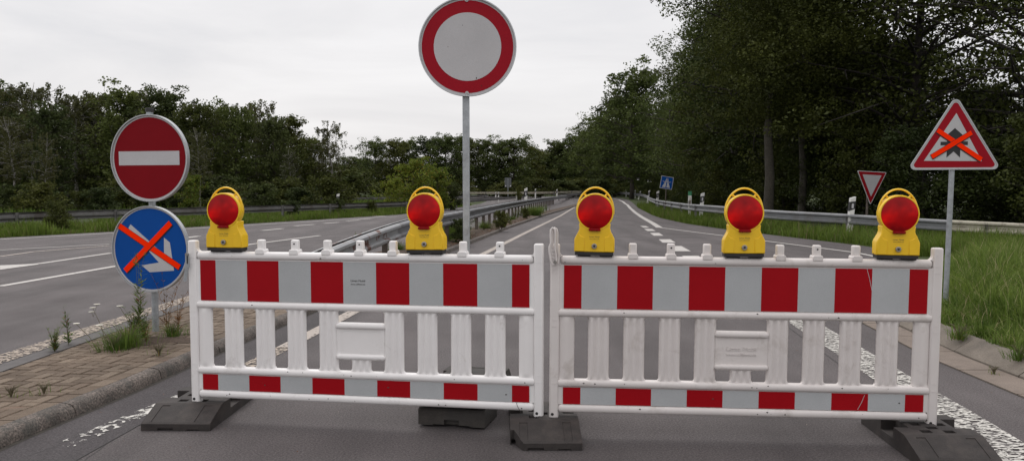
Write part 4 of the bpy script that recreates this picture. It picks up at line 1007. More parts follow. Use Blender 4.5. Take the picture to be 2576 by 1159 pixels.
MK = [(1323, 472, 52, 1.25, 0, 'large black and white marker post between the carriageways, behind the median guardrail'),
      (1401, 476, 105, 1.1, 0, 'marker post just right of the large one behind the median guardrail'),
      (1432, 477, 124, 1.1, 0, 'marker post behind the far end of the median guardrail, left of its neighbour'),
      (1458, 477.5, 134, 1.1, 0, 'marker post where the median guardrail meets the bend'),
      (1409, 474.5, 128, 1, 0, 'white-topped marker post just behind the second black and white one'),
      (1448, 474.5, 140, 1, 0, 'tiny marker post at the bend behind the median guardrail'),
      (1472, 474.5, 146, 1, 0, 'tiny marker post left of the lamp at the bend'),
      (1347, 474.5, 105, 1, 0, 'small marker post right of the large black and white one'),
      (1247, 483, 105, 1, 0, 'left one of a close pair of marker posts on the far grass'),
      (1254, 482.5, 95, 1, 0, 'right one of a close pair of marker posts on the far grass'),
      (1273, 478, 120, .9, 0, 'tiny marker post right below the grey sign back'),
      (1299, 482.5, 105, .9, 0, 'tiny marker post left of the large black and white one'),
      (847, 486.5, 46, 1.0, 4, 'lone white marker post behind the left guardrail'),
      (1051, 487, 70, 1.0, 0, 'small marker post behind the left guardrail beside the second lamp'),
      (1542, 474.5, 135, 1, 0, 'tiny marker post on the far right bend, leftmost of that row'),
      (1575, 476.5, 127, 1, 0, 'tiny marker post in the far right row, second from its left'),
      (1598, 478, 117, 1, 0, 'tiny marker post in the far right row, third from its left'),
      (1606, 480, 110, 1, 14, 'tiny tilted marker post in the far right row'),
      (1629, 478, 89, 1.05, 8, 'small white marker post left of the blue motorway sign'),
      (1653, 480, 60, 1.05, 3, 'white marker post close to the left of the blue motorway sign'),
      (1763, 484, 38.5, 1.1, 4, 'black and white marker post with slanted top, behind the right guardrail'),
      (2137, 493.5, 25.5, 1.1, 5, 'tilted black and white marker post left of the yield sign')]
for px, py, Y, sc_, tl, lab in MK:
    o = mp0 if first else copy_tree(mp0)
    first = False
    p = AT(px, py, Y); z_ = p.z-1.05*sc_
    o.location = (p.x, Y, max(z_, gh(Y)-.25) if z_ < gh(Y) else z_*0+gh(Y)-.02); s_ = (p.z-o.location.z)/1.05
    o.scale = (sc_*1.25, sc_, s_); o.rotation_euler = (0, R(tl), RNG.uniform(-.2, .2)); tag(o, lab, 'marker post', 'roadside marker posts')
# small white info board with green top
p = AT(1735.6, 481, 39.5); g = empty('marker_board', (p.x, 39.5, 0), 0, 'narrow white board with a green top behind the right guardrail', 'marker board')
b = MB(); b.box((0, 0, .45), (.11, .05, .9)); b.box((0, -.01, .98), (.155, .03, .66)); b.build('board', M['white_post'], g); b = MB(); b.box((0, -.01, p.z-.10), (.16, .035, .20)); b.build('green_cap', M['green_plastic'], g)
b = MB()
for k in range(5): b.box((.01, -.027, .78+.07*k), (.07, .002, .035))
b.build('text_block', simple('faded_print', (.40, .33, .29), .7), g)

# ------------------------------------------------------------------ trees
def leaves_mesh(name, C, spread, per, size, mat, flat=0.75, droop=0.0, link=False, aspect=0.62):
    """leaf-sized diamond faces around cluster centres C (n,3); spread (n,) radii"""
    n = len(C)*per; c = np.repeat(C, per, 0); sp = np.repeat(spread, per)
    u = RNG.normal(0, 1, (n, 3)); u /= np.linalg.norm(u, axis=1)[:, None]; rad = RNG.random(n)**0.45
    off = u*(sp*rad)[:, None]; off[:, 2] *= flat
    if droop: off[:, 0] *= .45; off[:, 1] *= .45; off[:, 2] = -np.abs(off[:, 2])*droop
    p = c+off; s = size*(0.55+0.8*RNG.random(n))
    a = RNG.normal(0, 1, (n, 3)); a[:, 2] = a[:, 2]*.5-(.3+droop*.5); a /= np.linalg.norm(a, axis=1)[:, None]
    b = RNG.normal(0, 1, (n, 3)); b -= a*(a*b).sum(1)[:, None]; b /= np.linalg.norm(b, axis=1)[:, None]
    A = a*s[:, None]*.5; B = b*s[:, None]*.5*aspect
    V = np.stack([p-A, p+B-A*.1, p+A, p-B-A*.1], 1).reshape(-1, 3)
    return quick_mesh(name, V, np.arange(n*4).reshape(-1, 4), mat, link=link)
def tree_data(seed, H, Rc, base, nl, per, lsize, leaf, bark, kind='broad', lean=0.0, trunk_r=None, tufts=5, openness=0.0, low=0.5):
    rg = random.Random(seed); tb = MB(); tr = trunk_r or H*.013
    n = 9; pts = []; x = y = 0
    for i in range(n+1):
        u = i/n; x += rg.gauss(0, .012)*H*(.3+u)+lean*H*.02; y += rg.gauss(0, .012)*H*(.3+u); pts.append(Vector((x, y, H*.93*u)))
    pts[0].x = pts[0].y = 0
    tb.tube(pts, [tr*(1.25 if i == 0 else 1)*(1-i/n)**.8+.012 for i in range(n+1)], 9)
    C = []; S = []
    def along(u): 
        k = min(n-1, int(u*n)); f = u*n-k; return pts[k]*(1-f)+pts[k+1]*f
    for i in range(nl):
        u = base+(1-base)*((i+.5)/nl)**.9; u = min(.98, u+rg.uniform(-.02, .02))
        tt = (u-base)/(1-base)
        env = Rc*(low+(1-low)*min(1, tt*2.6))*math.sqrt(max(.12, 1-max(0, (tt-.45)/.62)**2))*rg.uniform(.6, 1.15)
        a = i*2.399+rg.uniform(-.5, .5); p0 = along(u*.86); rise = rg.uniform(.15, .5)*(1 if kind != 'birch' else 1.2)+max(0, tt-.5)*1.5
        p1 = p0+Vector((math.cos(a)*env*.5, math.sin(a)*env*.5, env*rise*.55)); p2 = p0+Vector((math.cos(a+rg.uniform(-.25, .25))*env, math.sin(a+rg.uniform(-.25, .25))*env, env*rise*(.9 if kind != 'birch' else .7)))
        r0 = max(.018, tr*(1-u)**.7*.55)
        tb.tube([p0, p1, p2], [r0, r0*.6, .012], 5, caps=False)
        for j in range(tufts):
            f = rg.uniform(.25, 1.0); q = (p0*(1-f)+p2*f if f > .5 else p0*(1-f)+p1*2*f*.5+p0*0); q = p0.lerp(p1, f*2) if f < .5 else p1.lerp(p2, f*2-1)
            o = Vector((rg.gauss(0, 1), rg.gauss(0, 1), rg.gauss(.1, .7)))*env*.20; e = q+o
            tb.tube([q, e], [r0*.35+.004, .006], 4, caps=False)
            if rg.random() < openness: continue
            C.append(tuple(e)); S.append(env*rg.uniform(.14, .27)+.12)
    for j in range(9): q = along(.86)+Vector((rg.gauss(0, .28)*Rc, rg.gauss(0, .28)*Rc, rg.uniform(.02, .13)*H)); C.append(tuple(q)); S.append(Rc*rg.uniform(.14, .24)); tb.tube([along(.82), q], [.02, .006], 4, caps=False)
    C = np.array(C); S = np.array(S)
    cm = leaves_mesh('crown', C, S, per, lsize, leaf, droop=(2.2 if kind == 'birch' else 0))
    tm = bpy.data.meshes.new('trunk'); tm.from_pydata(tb.v, [], tb.f); tm.materials.append(bark); tm.polygons.foreach_set('use_smooth', [True]*len(tm.polygons)); tm.update()
    return tm, cm, float(np.percentile(C[:, 2]+S*.6, 98.5))
def plant(name, data, loc, Hh, rz, wx, label, cat, group=None):
    tm, cm, H0 = data; k = Hh/H0
    g = empty(name, loc, rz, label, cat, group); g.scale = (k*wx, k*wx, k)
    for nm, me in (('trunk' if cat != 'shrub' else 'stem', tm), ('crown' if cat != 'shrub' else 'foliage', cm)):
        o = bpy.data.objects.new(nm, me); COL.objects.link(o); o.parent = g
    return g
FAR = [tree_data(11, 11, 3.0, .14, 50, 46, .23, M['leaf_oak'], M['bark'], low=.7),
       tree_data(12, 11, 2.7, .16, 46, 46, .22, M['leaf_dark'], M['bark'], low=.7),
       tree_data(13, 11, 3.4, .12, 54, 46, .24, M['leaf_oak'], M['bark'], low=.8, openness=.1),
       tree_data(14, 11, 2.6, .18, 44, 48, .21, M['leaf_olive'], M['bark'], low=.65, lean=.4)]
BIR = [tree_data(21, 11, 2.8, .26, 44, 44, .17, M['leaf_birch'], M['bark_birch'], 'birch', low=.5, tufts=6, openness=.15),
       tree_data(22, 11, 2.5, .24, 40, 44, .17, M['leaf_birch'], M['bark_birch'], 'birch', low=.5, lean=.7, tufts=6, openness=.15)]
LONE = tree_data(27, 10, 1.8, .38, 34, 34, .13, M['leaf_birch'], M['bark_birch'], 'birch', low=.45, tufts=6, openness=.15, trunk_r=.10)
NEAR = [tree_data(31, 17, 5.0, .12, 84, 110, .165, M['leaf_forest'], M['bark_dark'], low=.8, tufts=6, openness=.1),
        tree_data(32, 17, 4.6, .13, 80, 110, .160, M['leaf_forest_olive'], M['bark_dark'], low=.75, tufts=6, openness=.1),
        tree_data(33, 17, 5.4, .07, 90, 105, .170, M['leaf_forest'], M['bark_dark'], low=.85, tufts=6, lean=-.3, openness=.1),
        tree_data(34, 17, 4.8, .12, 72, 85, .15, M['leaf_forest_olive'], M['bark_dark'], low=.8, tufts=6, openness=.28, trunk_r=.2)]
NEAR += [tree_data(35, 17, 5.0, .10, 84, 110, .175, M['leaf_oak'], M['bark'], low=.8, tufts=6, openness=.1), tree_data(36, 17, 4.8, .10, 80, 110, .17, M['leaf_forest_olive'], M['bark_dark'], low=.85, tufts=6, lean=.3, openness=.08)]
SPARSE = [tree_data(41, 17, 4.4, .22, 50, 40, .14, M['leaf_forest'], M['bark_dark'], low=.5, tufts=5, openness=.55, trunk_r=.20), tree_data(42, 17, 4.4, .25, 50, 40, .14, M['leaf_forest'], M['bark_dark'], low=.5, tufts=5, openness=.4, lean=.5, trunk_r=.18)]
UND = [tree_data(61, 5, 2.2, .04, 40, 90, .13, M['leaf_forest'], M['bark_dark'], low=.9, tufts=5), tree_data(62, 5, 2.0, .04, 36, 90, .12, M['leaf_forest_olive'], M['bark_dark'], low=.9, tufts=5)]
SHR = [tree_data(51, 2.6, 1.3, .03, 26, 46, .17, M['leaf_dark'], M['bark'], low=.9, tufts=4),
       tree_data(52, 2.6, 1.5, .03, 26, 46, .16, M['leaf_olive'], M['bark'], low=.9, tufts=4),
       tree_data(53, 2.6, 1.1, .05, 20, 40, .13, M['leaf_bright'], M['stem'], low=.8, tufts=4)]
ordn = ['first', 'second', 'third', 'fourth', 'fifth', 'sixth', 'seventh', 'eighth', 'ninth', 'tenth', 'eleventh', 'twelfth', 'thirteenth', 'fourteenth', 'fifteenth', 'sixteenth', 'seventeenth', 'eighteenth', 'nineteenth', 'twentieth']
def px_tree(name, data, px, top, Y, wx, label, cat, group=None, rz=None, low=0.0):
    p = AT(px, top, Y); z0 = gh(Y)+low; return plant(name, data, (p.x, Y, z0-.05), p.z-z0, RNG.uniform(0, 6.28) if rz is None else rz, wx, label, cat, group)
# left row: (px, top, distance, kind, width)
LT = [(-40, 200, 60, 'b', 1.2), (25, 215, 66, 'f0', 1.0), (75, 205, 62, 'b', 1.0), (130, 262, 58, 'f1', 1.0), (185, 228, 64, 'b', 1.2), (240, 240, 68, 'f3', 1.1), (300, 222, 62, 'f0', 1.1), (362, 212, 66, 'b', 1.2), (420, 222, 63, 'f1', 1.0), (478, 262, 60, 'f3', 1.1),
      (535, 258, 66, 'b', .9), (590, 262, 62, 'f2', .95), (640, 250, 67, 'b', 1.0), (690, 292, 63, 'f1', .9), (742, 292, 68, 'f3', 1.0), (790, 350, 70, 'f2', .9)]
names = {'b': ('birch_tree', 'birch'), 'f': ('deciduous_tree', 'tree')}
for i, (px, tp, Y, k, wx) in enumerate(LT):
    d = BIR[i % 2] if k == 'b' else FAR[int(k[1])]
    kind = 'pale-stemmed drooping birch' if k == 'b' else 'dark leafy tree'
    px_tree(names[k[0]][0], d, px, tp, Y, wx, f'{kind}, {ordn[i]} tree from the left edge in the row behind the left guardrail', names[k[0]][1], 'trees behind the left guardrail')
BK = [(0, 260, 80), (55, 285, 84), (110, 290, 86), (165, 275, 80), (215, 285, 82), (270, 285, 84), (330, 275, 80), (395, 285, 84), (450, 290, 82), (510, 300, 84), (565, 300, 80), (620, 300, 84), (672, 320, 82), (722, 330, 84), (765, 345, 82)]
for i, (px, tp, Y) in enumerate(BK):
    px_tree('deciduous_tree', FAR[(i*3+1) % 4], px, tp, Y, 1.0, 'dark tree in the second row behind the left guardrail trees', 'tree', 'second row of trees on the left')
px_tree('birch_tree', LONE, 836, 300, 68, 1.25, 'lone slender birch with sparse drooping crown standing against the sky', 'birch')
px_tree('birch_tree', LONE, 733, 372, 58, .9, 'thin leaning birch with white stem in front of the dark left trees', 'birch')
CT = [(878, 392, 120, 1.3), (918, 400, 130, 1.3), (945, 352, 115, 1.0), (985, 352, 112, 1.2), (1030, 350, 118, 1.1), (1075, 346, 114, 1.2), (1120, 340, 110, 1.1), (1160, 343, 116, 1.1), (1205, 349, 118, 1.2), (1250, 352, 122, 1.2), (1293, 346, 120, 1.2), (1335, 366, 132, 1.3), (1372, 376, 150, 1.3), (1410, 352, 150, 1.3), (1455, 338, 146, 1.3)]
for i, (px, tp, Y, wx) in enumerate(CT):
    px_tree('deciduous_tree', FAR[i % 4], px, tp, Y+14, wx*1.15, f'{ordn[i]} far dark tree right of the lone birch, in the belt beyond the road bend', 'tree', 'far trees beyond the bend')
for i, px in enumerate(range(790, 1520, 42)):
    px_tree('deciduous_tree', FAR[(i*5+2) % 4], px+RNG.uniform(-8, 8), 408-max(0, px-1300)*.2+RNG.uniform(-12, 12), 160+RNG.uniform(-5, 10), 1.7, 'dark tree filling in behind the far tree belt', 'tree', 'trees filling in behind the far belt')
# forest on the right: (X, Y, height, variant, width)
RT = [(1488, 322, 150, 0, 1.2), (1522, 290, 140, 2, 1.1), (1548, 228, 128, 1, .95), (1592, 172, 112, 0, .95)]
for i, (px, tp, Y, k, wx) in enumerate(RT):
    px_tree('forest_tree', FAR[k], px, tp, Y, wx*1.15, f'{ordn[i]} tree stepping up from the bend to the tall forest edge on the right', 'tree', 'trees of the right forest edge')
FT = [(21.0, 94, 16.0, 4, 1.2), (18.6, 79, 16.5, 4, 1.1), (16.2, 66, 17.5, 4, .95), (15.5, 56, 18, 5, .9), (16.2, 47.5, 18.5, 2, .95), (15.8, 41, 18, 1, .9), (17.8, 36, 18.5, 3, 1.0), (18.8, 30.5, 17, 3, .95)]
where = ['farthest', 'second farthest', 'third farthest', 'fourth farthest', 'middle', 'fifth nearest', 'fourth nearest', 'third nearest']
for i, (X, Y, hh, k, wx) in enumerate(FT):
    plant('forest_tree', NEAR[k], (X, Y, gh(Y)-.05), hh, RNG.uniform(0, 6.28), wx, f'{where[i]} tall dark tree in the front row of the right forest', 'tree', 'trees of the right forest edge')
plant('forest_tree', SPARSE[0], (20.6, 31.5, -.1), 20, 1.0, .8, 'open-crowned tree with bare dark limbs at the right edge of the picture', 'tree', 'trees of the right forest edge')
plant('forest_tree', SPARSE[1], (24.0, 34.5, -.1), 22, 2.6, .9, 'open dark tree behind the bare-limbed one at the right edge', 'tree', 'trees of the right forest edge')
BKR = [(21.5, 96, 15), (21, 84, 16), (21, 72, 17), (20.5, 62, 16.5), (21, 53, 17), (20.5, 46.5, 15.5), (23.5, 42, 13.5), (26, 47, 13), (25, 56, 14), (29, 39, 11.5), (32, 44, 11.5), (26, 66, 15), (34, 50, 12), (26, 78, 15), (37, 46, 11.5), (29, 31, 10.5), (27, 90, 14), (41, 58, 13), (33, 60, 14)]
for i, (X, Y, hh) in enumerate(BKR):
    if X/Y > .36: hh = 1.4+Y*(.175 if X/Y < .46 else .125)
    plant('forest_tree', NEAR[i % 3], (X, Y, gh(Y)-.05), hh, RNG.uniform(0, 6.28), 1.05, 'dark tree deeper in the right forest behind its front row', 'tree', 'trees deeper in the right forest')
for i in range(22):
    px_tree('shrub', SHR[i % 2], -20+i*42+RNG.uniform(-12, 12), 432+RNG.uniform(-8, 10), 98+RNG.uniform(-5, 8), 1.9, 'dark thicket shrub far behind the left trees', 'shrub', 'thicket behind the left trees')
for i in range(14):
    px_tree('forest_tree', FAR[i % 4], 1500+i*26+RNG.uniform(-8, 8), 330-i*7, 190+RNG.uniform(-8, 8), 1.9, 'dark tree closing the view behind the right bend', 'tree', 'trees behind the right bend')
for i in range(12):
    px_tree('shrub', SHR[i % 2], 1505+i*17+RNG.uniform(-5, 5), 458+RNG.uniform(-6, 6), 150-i*3.5, 2.0, 'low shrub on the outside of the right bend', 'shrub', 'shrubs on the right bend')
# bare pale trunks seen in the forest
for px, Y, r_, lab in ((1883, 39, .22, 'stout pale bare trunk in the right forest above the fourth lamp'), (1962, 40, .17, 'slimmer dark bare trunk just right of the stout pale one')):
    b = MB(); p = AT(px, 500, Y); b.tube([(p.x, Y-3, -.1), (p.x+.05, Y-3, 2), (p.x-.08, Y-3, 4), (p.x+.02, Y-3, 5.6)], [r_*1.05, r_*.9, r_*.75, r_*.4], 12)
    b.v = [(v[0]-p.x, v[1]-Y+3, v[2]) for v in b.v]
    g = empty('forest_tree', (p.x, Y-3, 0), 0, lab, 'tree', 'trees of the right forest edge'); b.build('trunk', M['bark_grey'], g, smooth=60)
    o = bpy.data.objects.new('crown', NEAR[1][1]); COL.objects.link(o); o.parent = g; o.scale = (.7, .7, .7); o.location = (0, 0, 2.2)
# shrubs: understorey and the ones at the rails
SH = []
for i in range(26):
    Y = 22+i*4.0+RNG.uniform(-.8, .8); X = interp(RRX, Y)+1.6+RNG.uniform(0, .8)+max(0, 3-(Y-22)*.1)
    SH.append((X+1.0, Y, RNG.uniform(2.6, 4.4)))
for X, Y in ((17.5, 27), (20, 28.5), (22.5, 30), (25, 32), (21, 34), (24, 37), (28, 35), (31, 38), (16, 28.5), (27, 41), (19, 32)): SH.append((X, Y, RNG.uniform(3.2, 5.0)))
for i, (X, Y, hh) in enumerate(SH):
    plant('shrub', UND[i % 2], (X+.8, Y, gh(Y)-.05), hh, RNG.uniform(0, 6.28), 1.1, 'dark undergrowth shrub at the foot of the right forest', 'shrub', 'undergrowth of the right forest')
for i in range(14):
    px_tree('shrub', SHR[i % 2], 20+i*62+RNG.uniform(-18, 18), RNG.uniform(430, 468) if i not in (2, 3) else 478, 50+RNG.uniform(-4, 6), 1.2, 'dark shrub under the trees behind the left guardrail', 'shrub', 'undergrowth behind the left guardrail')
for i in range(16):
    px_tree('shrub', SHR[i % 2], 850+i*46+RNG.uniform(-14, 14), RNG.uniform(446, 462), 119+RNG.uniform(-4, 12), 1.8, 'low shrub in front of the far tree belt', 'shrub', 'shrubs in front of the far belt')
for px, tp, Y, k, wx, lab in ((140, 500, 27.5, 1, .85, 'bushy shrub growing over the left guardrail, left of the no entry sign'), (735, 501, 40.5, 0, .75, 'small shrub at the left guardrail above the white peg'), (852, 496, 44.5, 0, .75, 'small shrub under the white marker post at the left guardrail'),
                              (935, 503, 47.5, 1, .9, 'small shrub at the left guardrail near the second lamp'), (1040, 392, 56, 2, .95, 'tall young yellow-green tree left of the sign pole'), (1100, 412, 58, 2, .95, 'yellow-green sapling right beside the taller young one'), (985, 440, 54, 2, .9, 'low yellow-green sapling left of the tall young tree'),
                              (480, 432, 50, 2, .8, 'yellow-green shrub beside the no entry sign'), (1306, 463, 100, 1, .35, 'narrow green shrub beside the large marker post'), (1135, 455, 60, 0, .9, 'green shrub directly left of the sign pole')):
    px_tree('shrub' if tp > 420 else 'sapling', SHR[k], px, tp, Y, wx, lab, 'shrub')

for px, tp, wx, lab in ((108, 330, .8, 'slender birch with straight white trunk near the left edge, in front of the dark trees'), (500, 318, .9, 'slim birch with pale forked trunk, right of the no entry sign'), (30, 290, 1.1, 'pale-limbed birch low at the far left edge')):
    px_tree('birch_tree', LONE, px, tp, 52, wx, lab, 'birch')
# ------------------------------------------------------------------ weeds on the island and median
def weed(kind, h, seed):
    rg = random.Random(seed); st = MB(); C = []; S = []; lv = []
    ns = {'tuft': 30, 'tall': 3, 'dry': 5, 'bushy': 11}[kind]
    for i in range(ns):
        a = rg.uniform(0, 6.28); l = h*rg.uniform(.55, 1); sp = {'tuft': .75, 'tall': .12, 'dry': .4, 'bushy': .45}[kind]*l*rg.uniform(.4, 1)
        pts = [Vector((0, 0, -.01)), Vector((math.cos(a)*sp*.25, math.sin(a)*sp*.25, l*.45)), Vector((math.cos(a)*sp*.6, math.sin(a)*sp*.6, l*.8)), Vector((math.cos(a)*sp, math.sin(a)*sp, l*(.85 if kind == 'tuft' else 1)))]
        st.tube(pts, [.0022, .0018, .0013, .0007], 4, caps=False)
        nlv = int(l*({'dry': 42, 'tuft': 200, 'bushy': 150, 'tall': 95}[kind]))
        for k in range(nlv):
            f = rg.uniform(.08, 1); q = pts[0].lerp(pts[1], f/.45) if f < .45 else (pts[1].lerp(pts[2], (f-.45)/.35) if f < .8 else pts[2].lerp(pts[3], (f-.8)/.2))
            lv.append((q, rg.uniform(0, 6.28), rg.uniform(.035, .075)*(1.25-f*.7)*(h/.35)**.4, kind))
    V = []; 
    for q, a, l, _ in lv:
        d = Vector((math.cos(a), math.sin(a), rg.uniform(.1, .9))).normalized(); w_ = Vector((-math.sin(a), math.cos(a), 0))*l*(.05 if _ == 'tuft' else .10); d = d*(1.5 if _ == 'tuft' else 1)
        V += [q, q+d*l*.45+w_, q+d*l, q+d*l*.45-w_]
    V = np.array([tuple(v) for v in V]); cm = quick_mesh('leaves', V, np.arange(len(V)).reshape(-1, 4), M['leaf_rust' if kind == 'dry' else 'leaf_weed'], link=False)
    tm = bpy.data.meshes.new('stems'); tm.from_pydata([tuple(v) for v in st.v], [], st.f); tm.materials.append(M['stem'] if kind != 'dry' else M['leaf_rust']); return tm, cm
def put_weed(kind, px, py, h, seed, lab, z=ZI, sc_=1.0, group=None, pt=None):
    x, y = pt if pt else G(px, py, z); g = empty('weed', (x, y, z), random.uniform(0, 6), lab, 'weed', group); tm, cm = weed(kind, h, seed)
    if kind == 'tuft':
        nb = int(8+1100*h*h*6) if h > .13 else int(130*h); a_ = RNG.random(nb)*6.28; r_ = np.abs(RNG.normal(0, .22*h+.01, nb)); cm = blades('leaves', np.stack([np.cos(a_)*r_*1.5, np.sin(a_)*r_, r_*0-.005], 1), h*.85, .0045, M['weed_grass'], 1.3, None, a_, link=False)
    for nm, me in (('stems', tm), ('leaves', cm)):
        o = bpy.data.objects.new(nm, me); COL.objects.link(o); o.parent = g
    return g
WD = [('tuft', 285, 882, .17, 'low green tuft in front of the sign pole, left of the big clump'), ('tuft', 318, 873, .24, 'second low tuft touching the first one in front of the sign pole'), ('bushy', 338, 850, .34, 'bushy green weed close to the left of the sign pole'),
      ('bushy', 362, 852, .26, 'green weed right against the left side of the sign pole'), ('tall', 352, 850, .80, 'tall thin weed reaching up over the blue sign'), ('dry', 420, 840, .60, 'dry reddish weed just right of the sign pole'),
      ('tuft', 436, 846, .16, 'low green tuft right of the sign pole'), ('dry', 446, 836, .50, 'sparse dry weed between the pole and the barrier'), ('bushy', 137, 884, .22, 'feathery green weed at the edging, leftmost on the island'),
      ('tall', 172, 868, .44, 'upright spiky weed right of the feathery one at the edging'), ('tuft', 400, 893, .12, 'tiny upright weed in the paving below the sign pole'), ('tuft', 111, 990, .09, 'tiny weed in the paving joints at lower left'), ('tuft', 28, 997, .09, 'tiny weed in the joints at the far left'),
      ('dry', 368, 862, .20, 'reddish low weed at the foot of the sign pole')]
for i, (k, px, py, h, lab) in enumerate(WD): put_weed(k, px, py, h, 100+i, lab)
for i, (px, py, h, hd) in enumerate(((238, 826, .30, 3), (262, 850, .22, 1), (318, 828, .32, 1), (215, 838, .20, 1))):
    x, y = G(px+30, py+40, ZI); g = empty('yarrow_plant', (x, y, ZI), 0, ['white-flowered weed with three flat flower heads, left of the pole', 'white-flowered weed with one flat head, nearest the tufts', 'white-flowered weed nearest the sign pole', 'short white-flowered weed, leftmost of the flowering ones'][i], 'weed', 'white-flowered weeds on the island')
    b = MB(); fl = MB(); tipx = -.12-.02*i
    b.tube([(0, 0, -.01), (tipx*.4, .02, h*.5), (tipx, .03, h)], [.003, .0022, .0016], 5)
    for k in range(hd):
        c = Vector((tipx+[0, .035, -.01][k], .03, h+[0, .03, -.035][k]))
        if k: b.tube([(tipx, .03, h-.07), c], .0012, 4)
        fl.prism(disc(0, 0, .028, 9), 0, .009, plane='xy'); fl.v[-18:] = [(v[0]*(1 if v[2] > 0 else .3)+c.x, v[1]*(1 if v[2] > 0 else .3)+c.y, v[2]+c.z) for v in fl.v[-18:]]
    b.build('stem', M['stem'], g); fl.build('flower_head', M['flower'], g)
for i in range(34):
    y = 15.5+i*1.15+random.uniform(-.3, .3); u = random.uniform(.15, .95); x = interp(IL, y)*(1-u)+(interp(KL, y)-.2)*u
    put_weed(random.choice(['bushy', 'bushy', 'tuft', 'dry']), 0, 0, random.uniform(.25, .62), 300+i, 'weed growing among the litter under the median guardrail', ZI-.01, group='weeds under the median guardrail', pt=(x, y))
plant('shrub', SHR[0], (-1.30, 20.6, ZI), .62, .3, .85, 'dark leafy shrub under the median guardrail left of the sign pole', 'shrub')
plant('shrub', SHR[1], (-.35, 27.8, ZI), .62, .3, .9, 'green shrub under the median guardrail right of the sign pole', 'shrub')
plant('shrub', SHR[1], (.62, 38.5, ZI), .5, 1.3, .9, 'farther green shrub under the median guardrail', 'shrub')
# weeds in the right kerb joints
for i, (px, py, h) in enumerate(((2412, 852, .16), (2425, 846, .12), (2500, 940, .07), (2566, 905, .14))):
    put_weed('tuft', px, py, h, 500+i, ['grass tuft in the joint of the sloped kerb nearest the barrier', 'second small tuft in the sloped kerb joint', 'small weed in the gutter joint at the right', 'small weed on the sloped kerb near the right edge'][i], z=.10 if i != 2 else .01)
# leaf litter
n = 1500; yy = 13+RNG.random(n)**1.4*26; kx = np.array([interp(KL, q) for q in yy]); xx = kx-.05-np.abs(RNG.normal(0, .30, n))+RNG.normal(0, .05, n)
zz = np.where(xx < kx-.14, ZI+.012, .012); L_ = .035
a = RNG.random(n)*6.28; s_ = L_*(.5+RNG.random(n)); V = np.stack([np.stack([xx+np.cos(a+k*np.pi/2)*s_*(1 if k % 2 else .55), yy+np.sin(a+k*np.pi/2)*s_*(1 if k % 2 else .55), zz+RNG.random(n)*.012], 1) for k in range(4)], 1).reshape(-1, 3)
tag(quick_mesh('fallen_leaves', V, np.arange(n*4).reshape(-1, 4), M['dead']), kind='stuff', label='brown fallen leaves along the median kerb', cat='leaves')
n = 260; P_ = []
while len(P_) < n:
    x, y = random.uniform(-5, 4), random.uniform(3.9, 13); 
    if x < -2.9 and x > -4 or abs(x) < 5: P_.append((x, y))
V = []; 
for x, y in P_:
    z = ZI+.006 if interp(IL, y) < x < interp(KL, y)-.1 else .008; s_ = random.uniform(.003, .010); a = random.uniform(0, 6)
    V += [(x+math.cos(a+k*1.57)*s_*(1 if k % 2 else .5), y+math.sin(a+k*1.57)*s_*(1 if k % 2 else .5), z+random.uniform(0, .004)) for k in range(4)]
tag(quick_mesh('grit', np.array(V), np.arange(len(V)).reshape(-1, 4), M['dead']), kind='stuff', label='scattered grit and leaf bits on the asphalt and paving', cat='grit')
# dirt around the weeds
b = MB(); x, y = G(392, 856, ZI); cx_, cy_ = x, y; ring = []
for k in range(40):
    a = k*2*math.pi/40; rr_ = (1+.18*math.sin(3*a+1)+.12*math.sin(7*a)+random.uniform(-.06, .06)); ring.append((cx_+.42*rr_*math.cos(a), cy_+.20*rr_*math.sin(a)))
b.add([(cx_, cy_, ZI+.014)]+[((p[0]+cx_)/2, (p[1]+cy_)/2, ZI+.011+random.uniform(0, .004)) for p in ring]+[(p[0], p[1], ZI+.001) for p in ring],
      [(0, 1+k, 1+(k+1) % 40) for k in range(40)]+[(1+k, 41+k, 41+(k+1) % 40, 1+(k+1) % 40) for k in range(40)])
tag(b.build('soil', M['soil'], smooth=60), kind='structure')

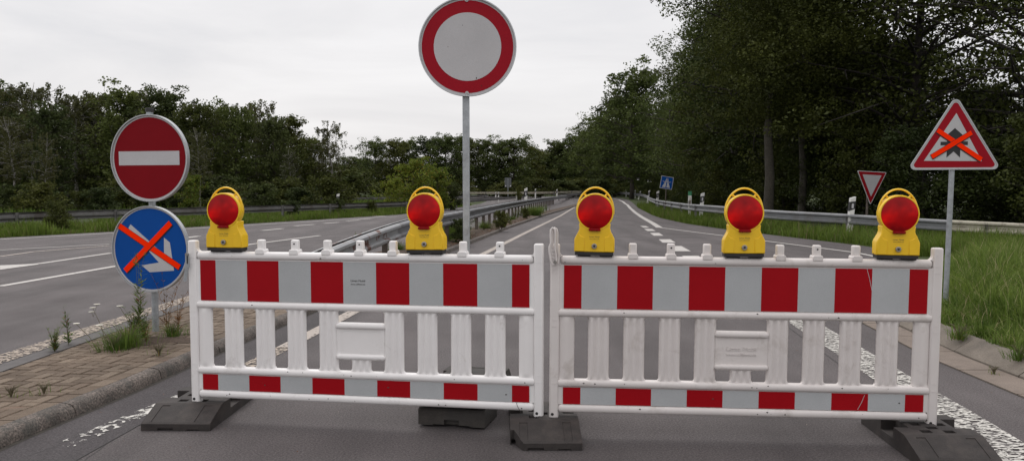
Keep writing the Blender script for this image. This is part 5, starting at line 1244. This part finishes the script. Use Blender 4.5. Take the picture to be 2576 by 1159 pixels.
# ------------------------------------------------------------------ light: overcast sky
w = bpy.data.worlds.new('World'); sc.world = w; w.use_nodes = True; t = w.node_tree; t.nodes.clear()
SUN_EL, SUN_AZ = 52, -25     # azimuth from +Y towards +X
sky = t.nodes.new('ShaderNodeTexSky'); sky.sky_type = 'NISHITA'; sky.sun_disc = False; sky.sun_elevation = R(SUN_EL); sky.sun_rotation = R(SUN_AZ); sky.dust_density = 3
tc = t.nodes.new('ShaderNodeTexCoord'); sep = t.nodes.new('ShaderNodeSeparateXYZ'); t.links.new(tc.outputs['Generated'], sep.inputs[0])
grad = ramp(t, sep.outputs[2], [(0.0, (8.6, 8.45, 8.5)), (0.10, (9.0, 8.9, 8.95)), (0.28, (9.2, 9.15, 9.25)), (1.0, (17.4, 17.1, 17.1))])
mp = t.nodes.new('ShaderNodeMapping'); mp.inputs['Scale'].default_value = (1.6, 1.6, 9.0); t.links.new(tc.outputs['Generated'], mp.inputs[0])
cl = ramp(t, noise(t, 1.3, 6, 0.55, mp.outputs[0], 0.4), [(0.32, (0.84, 0.845, 0.865)), (0.5, (0.95, 0.945, 0.95)), (0.66, (1.04, 1.035, 1.035))])
c = mixc(t, 1.0, grad, cl, 'MULTIPLY')
c = mixc(t, 0.94, sky.outputs[0], c)
bg = t.nodes.new('ShaderNodeBackground'); bg.inputs[1].default_value = 0.1; wo = t.nodes.new('ShaderNodeOutputWorld')
t.links.new(c, bg.inputs[0]); t.links.new(bg.outputs[0], wo.inputs[0])
su = bpy.data.lights.new('sun', 'SUN'); su.energy = 0.8; su.angle = R(25); su.color = (1, .965, .92); so = bpy.data.objects.new('sun', su); COL.objects.link(so)
az = R(SUN_AZ); el = R(SUN_EL); dv = Vector((math.sin(az)*math.cos(el), math.cos(az)*math.cos(el), math.sin(el)))
so.rotation_euler = dv.to_track_quat('Z', 'Y').to_euler(); so.location = (0, 0, 30)
sc.view_settings.view_transform = 'Standard'; sc.view_settings.look = 'None'; sc.view_settings.exposure = 0; sc.view_settings.gamma = 1
sc.render.engine = 'CYCLES'; sc.cycles.max_bounces = 6; sc.cycles.diffuse_bounces = 3; sc.cycles.glossy_bounces = 3; sc.cycles.transparent_max_bounces = 6
sc.cycles.use_denoising = True; sc.render.use_persistent_data = False
